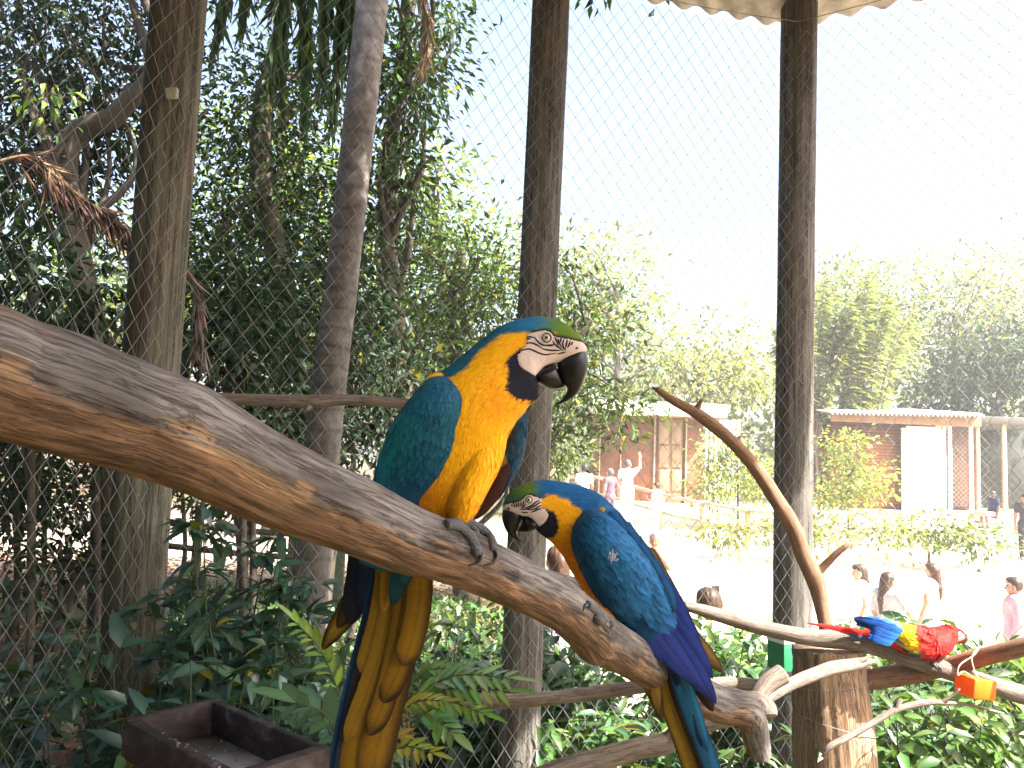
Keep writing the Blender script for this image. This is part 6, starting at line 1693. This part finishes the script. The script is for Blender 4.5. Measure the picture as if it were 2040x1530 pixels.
ub.build('upper_beak', M_beak, root2, None)
lb = Loft([(1074, 1043, 1071, 1050, B2, .018), (1065, 1034, 1063, 1056, B2, .0235), (1056, 1028, 1052, 1060, B2, .0235), (1045, 1025, 1044, 1060, B2, .0180), (1039, 1042, 1036, 1059, B2, .010), (1033, 1054, 1031, 1058, B2, .005)], 44, 32, .85)
lb.build('lower_beak', M_beak, root2, None)
SW2 = [(1178, 1013, 1160, 1018, 1.358, .010), (1196, 1016, 1142, 1048, 1.350, .030), (1220, 1034, 1139, 1082, 1.346, .040), (1248, 1062, 1152, 1122, 1.348, .044), (1276, 1096, 1172, 1162, 1.354, .044), (1302, 1134, 1200, 1204, 1.362, .040), (1326, 1176, 1236, 1236, 1.372, .034), (1346, 1214, 1272, 1268, 1.382, .026), (1366, 1252, 1306, 1294, 1.392, .018), (1386, 1292, 1340, 1322, 1.402, .011), (1406, 1336, 1376, 1356, 1.41, .006), (1420, 1376, 1408, 1384, 1.418, .003)]
lw2 = Loft(SW2, 220, 100, .9)
def wcoord(q):
    a = np.array([1165, 1020.]); b = np.array([1425, 1400.]); d = (b - a) / np.linalg.norm(b - a)
    s_ = (q - a) @ d; r_ = (q - a) @ np.array([d[1], -d[0]])
    return s_ / np.linalg.norm(b - a), r_
def paintw2(q, pos=None):
    s_, r_ = wcoord(q)
    c = mixc(np.tile(np.array([.010, .070, .135]), (len(q), 1)), np.array([.014, .115, .29]), sm(-50, 35, r_ + 12 * nq(q, .03, 31)))
    c = mixc(c, np.array([.014, .095, .24]), sm(.15, .5, s_) * .6)
    c = mixc(c, np.array([.020, .045, .26]), sm(.50, .68, s_ + .03 * nq(q, .06, 32)))
    return c
wing2 = lw2.build('near_wing', M_plume, root2, paintw2(lw2.q))
plumage('covert_feathers', lw2, paintw2, 2600, lambda q: .012 + .030 * np.clip(wcoord(q)[0] / .6, 0, 1), .58, wing2, lambda q: wcoord(q)[0] < .56, .05, .08, ang=.08, grad=GRADW)
# flight feathers of the near wing, long ones first
PUR = (.020, .042, .25); PUE = (.010, .018, .09)
for i, (a, b, c_, hw) in enumerate([((1290, 1170, 1.352), (1350, 1270, 1.372), (1427, 1402, 1.398), 20), ((1278, 1180, 1.348), (1330, 1280, 1.368), (1418, 1392, 1.396), 20), ((1262, 1186, 1.345), (1310, 1272, 1.364), (1398, 1372, 1.39), 20), ((1300, 1165, 1.350), (1358, 1250, 1.368), (1420, 1352, 1.392), 17), ((1245, 1190, 1.344), (1290, 1262, 1.360), (1368, 1346, 1.386), 19), ((1305, 1150, 1.348), (1356, 1228, 1.364), (1400, 1310, 1.386), 16), ((1228, 1190, 1.344), (1268, 1246, 1.358), (1338, 1318, 1.380), 18), ((1308, 1140, 1.347), (1350, 1205, 1.360), (1384, 1280, 1.380), 14)]):
    feather('flight_feather', wing2, [a, b, c_], hw, PUR, PUE, tipw=.35, camber=.2, round_=1.7, cbase=(.014, .085, .24), edge=.7)
feather('flight_feather', wing2, [(1330, 1250, 1.395), (1375, 1330, 1.405), (1421, 1418, 1.415)], 15, (.016, .012, .016), (.03, .012, .012), tipw=.3)
# scapulars along the back edge
for k, (x, y_) in enumerate([(1215, 1018), (1240, 1042), (1262, 1070), (1284, 1102), (1302, 1136)]):
    feather('scapular_feather', wing2, [(x, y_, 1.352), (x + 26, y_ + 38, 1.350), (x + 42, y_ + 84, 1.356)], 13, (.016, .11, .29), (.008, .035, .10), tipw=.4, cbase=(.016, .11, .29))
# loose yellow feather tip and a stuck white down feather
feather('yellow_tuft', wing2, [(1194, 1021, 1.345), (1199, 1016, 1.342), (1205, 1012, 1.342)], 5, (.72, .44, .02), (.5, .3, .02), n=16, m_=7)
mb = MB()
for k in range(26):
    a0 = W(1218, 1116, 1.302); ang_ = rng.uniform(.2, 1.9); L_ = rng.uniform(8, 22) * pxm(1.3)
    tip_ = a0 + np.array([math.cos(ang_), -.004, math.sin(ang_)]) * L_
    add_tube(mb, cr([a0 + rng.normal(size=3) * .002, (a0 + tip_) / 2 + rng.normal(size=3) * .002, tip_], 6), .00022, 3)
mb.build('white_down_tuft', plain('white_down', (.7, .72, .74), .8), wing2)['kind'] = 'stuff'
# far wing edge
for ct, hw in (([(1285, 1090, 1.44), (1330, 1170, 1.445), (1386, 1274, 1.45)], 15), ([(1330, 1190, 1.435), (1372, 1258, 1.44), (1440, 1340, 1.445)], 15), ([(1320, 1200, 1.44), (1360, 1270, 1.445), (1420, 1332, 1.45)], 14)):
    feather('wing_feather', root2, ct, hw, (.20, .12, .03), (.04, .022, .012), tipw=.35, camber=.2)
# tail
t2 = [([(1268, 1240, 1.412), (1280, 1310, 1.420), (1304, 1408, 1.425)], 12, (.20, .12, .02), BRN, .35), ([(1280, 1240, 1.408), (1298, 1320, 1.416), (1312, 1425, 1.42)], 13, (.24, .14, .02), BRN, .3), ([(1276, 1240, 1.416), (1300, 1340, 1.425), (1318, 1440, 1.43)], 11, (.10, .06, .02), BRN, .3),
      ([(1296, 1240, 1.404), (1330, 1380, 1.43), (1372, 1500, 1.45), (1396, 1580, 1.46)], 22, (.26, .15, .015), BRN, .25), ([(1304, 1240, 1.400), (1338, 1370, 1.428), (1386, 1500, 1.448), (1415, 1600, 1.46)], 19, (.20, .11, .015), BRN, .2),
      ([(1320, 1250, 1.398), (1358, 1390, 1.42), (1400, 1500, 1.438), (1430, 1590, 1.45)], 18, (.035, .02, .012), (.02, .012, .01), .2), ([(1326, 1260, 1.390), (1366, 1390, 1.412), (1408, 1500, 1.43), (1438, 1590, 1.44)], 17, (.016, .12, .26), (.008, .03, .09), .2),
      ([(1322, 1260, 1.387), (1352, 1350, 1.405), (1385, 1440, 1.42), (1405, 1500, 1.43)], 12, (.010, .02, .07), (.006, .01, .03), .3), ([(1330, 1262, 1.384), (1362, 1345, 1.40), (1388, 1420, 1.415), (1412, 1500, 1.425)], 10, (.018, .15, .30), (.010, .06, .16), .4)]
for ct, hw, cc, ce, tw in t2:
    feather('tail_feather', root2, ct, hw, cc, ce, tipw=tw, camber=.2, n=56, tilt=rng.uniform(-.1, .1))
# legs and dark foot
lg2 = Loft([(1170, 1175, 1215, 1175, 1.37, .018), (1172, 1200, 1222, 1215, 1.362, .018), (1188, 1222, 1224, 1234, 1.356, .013), (1200, 1238, 1218, 1242, 1.352, .006)], 40, 30)
pl2 = lambda q, pos=None: np.tile(ORG, (len(q), 1))
tg2 = lg2.build('thigh', M_plume, root2, pl2(lg2.q)); plumage('thigh_feathers', lg2, pl2, 1200, .014, .3, tg2, None, .06, .1)
toe(root2, [W(1204, 1236, 1.345), on_log(1200, 1232, .004, 1.32), on_log(1190, 1222, .004, 1.30), on_log(1178, 1210, .003, 1.29), on_log(1170, 1205, .002, 1.28)], .0075, [on_log(1166, 1206, .002, 1.27), on_log(1163, 1212, .002, 1.27), on_log(1162, 1217, .001, 1.27)], .004)
toe(root2, [W(1206, 1236, 1.345), W(1213, 1238, 1.335), on_log(1216, 1244, .003, 1.33)], .0070, [W(1221, 1240, 1.325), W(1224, 1247, 1.322), W(1220, 1254, 1.32)], .0040)
toe(root2, [W(1204, 1238, 1.345), on_log(1196, 1236, .004, 1.32), on_log(1188, 1230, .004, 1.30)], .0070, [on_log(1184, 1230, .003, 1.29), on_log(1182, 1238, .002, 1.29)], .004)

# ============================================================ red macaw
B3 = 2.80
root3 = thing('macaw', W(1862, 1330, 2.78), 'scarlet red, yellow and blue macaw crouching on the sunlit sloping log', 'macaw')
ST3 = [(1922, 1262, 1921, 1272, B3, .010), (1914, 1256, 1912, 1277, B3, .024), (1902, 1250, 1903, 1280, B3, .034), (1890, 1246.5, 1895, 1284, B3, .042), (1876, 1249, 1888, 1293, B3, .052), (1858, 1252, 1876, 1302, B3, .066), (1836, 1251, 1858, 1309, B3, .078), (1812, 1249, 1836, 1309, B3, .080), (1790, 1248, 1810, 1304, B3, .072), (1766, 1248, 1784, 1292, B3, .055), (1744, 1252, 1758, 1280, B3, .035), (1724, 1256, 1732, 1270, B3, .015)]
lo3 = Loft(ST3, 160, 80, .95)
RED = np.array([.62, .018, .014])
p3f = lambda q, pos=None: np.tile(RED, (len(q), 1)) * (1 + .2 * nq(q, .05, 41))[:, None]
lo3.build('body', M_plume, root3, p3f(lo3.q))
FACE3 = [(1896, 1256), (1904, 1254), (1912, 1259), (1917, 1266), (1914, 1272), (1906, 1274), (1898, 1277), (1895, 1270)]
plumage('body_feathers', lo3, p3f, 6000, .026, .42, root3, lambda q: (polydist(q, FACE3) > .5), .07, .12)
face_details(root3, lo3, B3, [[(1898, 1268), (1904, 1268), (1911, 1268)]], .5, (1908.5, 1261), 2.6, (1917, 1263), FACE3)
ub = Loft([(1914, 1260, 1912, 1270, B3, .014), (1921, 1259, 1916, 1272, B3, .020), (1926, 1263, 1917, 1275, B3, .019), (1928, 1270, 1918, 1279, B3, .014), (1926, 1277, 1919, 1282, B3, .008), (1922, 1284, 1921, 1284.5, B3, .001)], 40, 28)
ub.build('upper_beak', M_beak_pale, root3, None)
lb = Loft([(1902, 1274, 1904, 1279, B3, .012), (1908, 1272, 1909, 1282, B3, .018), (1914, 1274, 1913, 1282, B3, .014), (1918, 1277, 1917, 1281, B3, .006)], 30, 24)
lb.build('lower_beak', M_beak, root3, None)
SW3 = [(1858, 1254, 1874, 1290, 2.745, .012), (1846, 1251, 1868, 1304, 2.735, .028), (1826, 1249, 1850, 1310, 2.728, .034), (1802, 1246, 1824, 1306, 2.730, .034), (1780, 1241, 1798, 1287, 2.735, .028), (1758, 1237, 1774, 1271, 2.742, .020), (1736, 1234, 1748, 1256, 2.752, .012), (1712, 1233, 1722, 1244, 2.765, .004)]
lw3 = Loft(SW3, 120, 70, .9)
def paintw3(q, pos=None):
    s_ = q[:, 0] - .25 * (q[:, 1] - 1275) + 5 * nq(q, .08, 45)
    c = np.tile(np.array([.012, .10, .36]), (len(q), 1))
    c = mixc(c, np.array([.03, .20, .50]), sm(1760, 1785, s_))
    c = mixc(c, np.array([.78, .52, .012]), sm(1792, 1799, s_))
    c = mixc(c, RED, sm(1826, 1836, s_))
    low = sm(1290, 1304, q[:, 1]) * (1 - sm(1830, 1850, q[:, 0])); return mixc(c, np.array([.015, .10, .20]), low)
w3 = lw3.build('near_wing', M_plume, root3, paintw3(lw3.q))
plumage('covert_feathers', lw3, paintw3, 1500, .045, .5, w3, None, .06, .12)
for k in range(7):
    x = 1800 - k * 4; y_ = 1259 + k * 4.6
    feather('flight_feather', w3, [(x, y_ - 2, 2.702), (x - 40, (y_ + 1234 + k * 4.6) / 2 - 2, 2.712), (1712 + k * 6, 1234 + k * 4.6, 2.745)], 5, (.012, .085, .36), (.008, .03, .16), tipw=.3, camber=.07, tilt=rng.uniform(-.15, .15), cbase=(.03, .18, .48))
for k, (e, hw, cc) in enumerate([((1606, 1241), 6, RED), ((1640, 1248), 6, RED * .9), ((1668, 1256), 6, np.array([.5, .05, .03])), ((1690, 1262), 6, np.array([.04, .12, .34]))]):
    feather('tail_feather', root3, [(1768, 1272 + k, 2.80), (1700, 1257 + 2 * k, 2.79), (*e, 2.79)], hw, cc, cc * .6, tipw=.5, round_=1.4)
tg3 = Loft([(1838, 1300, 1866, 1300, 2.78, .030), (1844, 1312, 1864, 1314, 2.78, .024), (1850, 1322, 1862, 1323, 2.78, .014)], 24, 24)
g3 = tg3.build('thigh', M_plume, root3, np.tile(RED, (len(tg3.v), 1))); plumage('thigh_feathers', tg3, p3f, 700, .024, .35, g3, None, .06, .1)
for dx in (0, 5):
    toe(root3, [W(1856 + dx, 1322, 2.75), W(1862 + dx, 1326, 2.735), W(1868 + dx, 1331, 2.735)], .007, [W(1869 + dx, 1334, 2.735), W(1870 + dx, 1338, 2.735), W(1868 + dx, 1341, 2.735)], .004)

# ------------------------------------------------------------------ haze volume added in place of glare, veils far trees and whitens sky
HB = box_pts((0, 72, 6.0), (95, 0, 0), (0, 102, 0), (0, 0, 9.5))
hz = mk('haze', HB, BOXF, None, None, None, False)
hm, hnt, hout = mat_new('glare_haze')
pv = hnt.nodes.new('ShaderNodeVolumePrincipled')
pv.inputs['Color'].default_value = (.97, .98, 1.0, 1)
pv.inputs['Density'].default_value = 0.0026
pv.inputs['Anisotropy'].default_value = 0.2
hnt.links.new(pv.outputs[0], hout.inputs['Volume'])
hz.data.materials.append(hm)
tag(hz, 'thin haze added in place of glare to veil far trees and whiten the sky', 'haze', kind='stuff')

# things of one kind carry one group phrase
GROUPS = dict(fence_post='wooden posts of the aviary', chain_link_fence='chain-link panels of the aviary', perch_branch='branches set up as perches', perch_log='logs set up as perches', cut_branch='cut branch ends by the log', dead_palm_frond='withered palm fronds', broadleaf_tree='broadleaf trees around the aviary', bamboo_clump='bamboo clumps beyond the yard',
    leafy_shrub='leafy shrubs along the wire', understory_bush='bushes behind the wire', sapling_stem='slim stems in the undergrowth', pinnate_plant='pinnate plants by the macaw tail', rail_fence='post-and-rail fences', garden_bush='sunlit bushes in the yard', person='visitors in the yard', macaw='macaws on the perches', hedge='unseen dark hedges added to cut fill light')
for o in list(bpy.data.objects):
    if o.parent is None and 'category' in o:
        b = o.name.split('.')[0]
        if b in GROUPS: o['group'] = GROUPS[b]
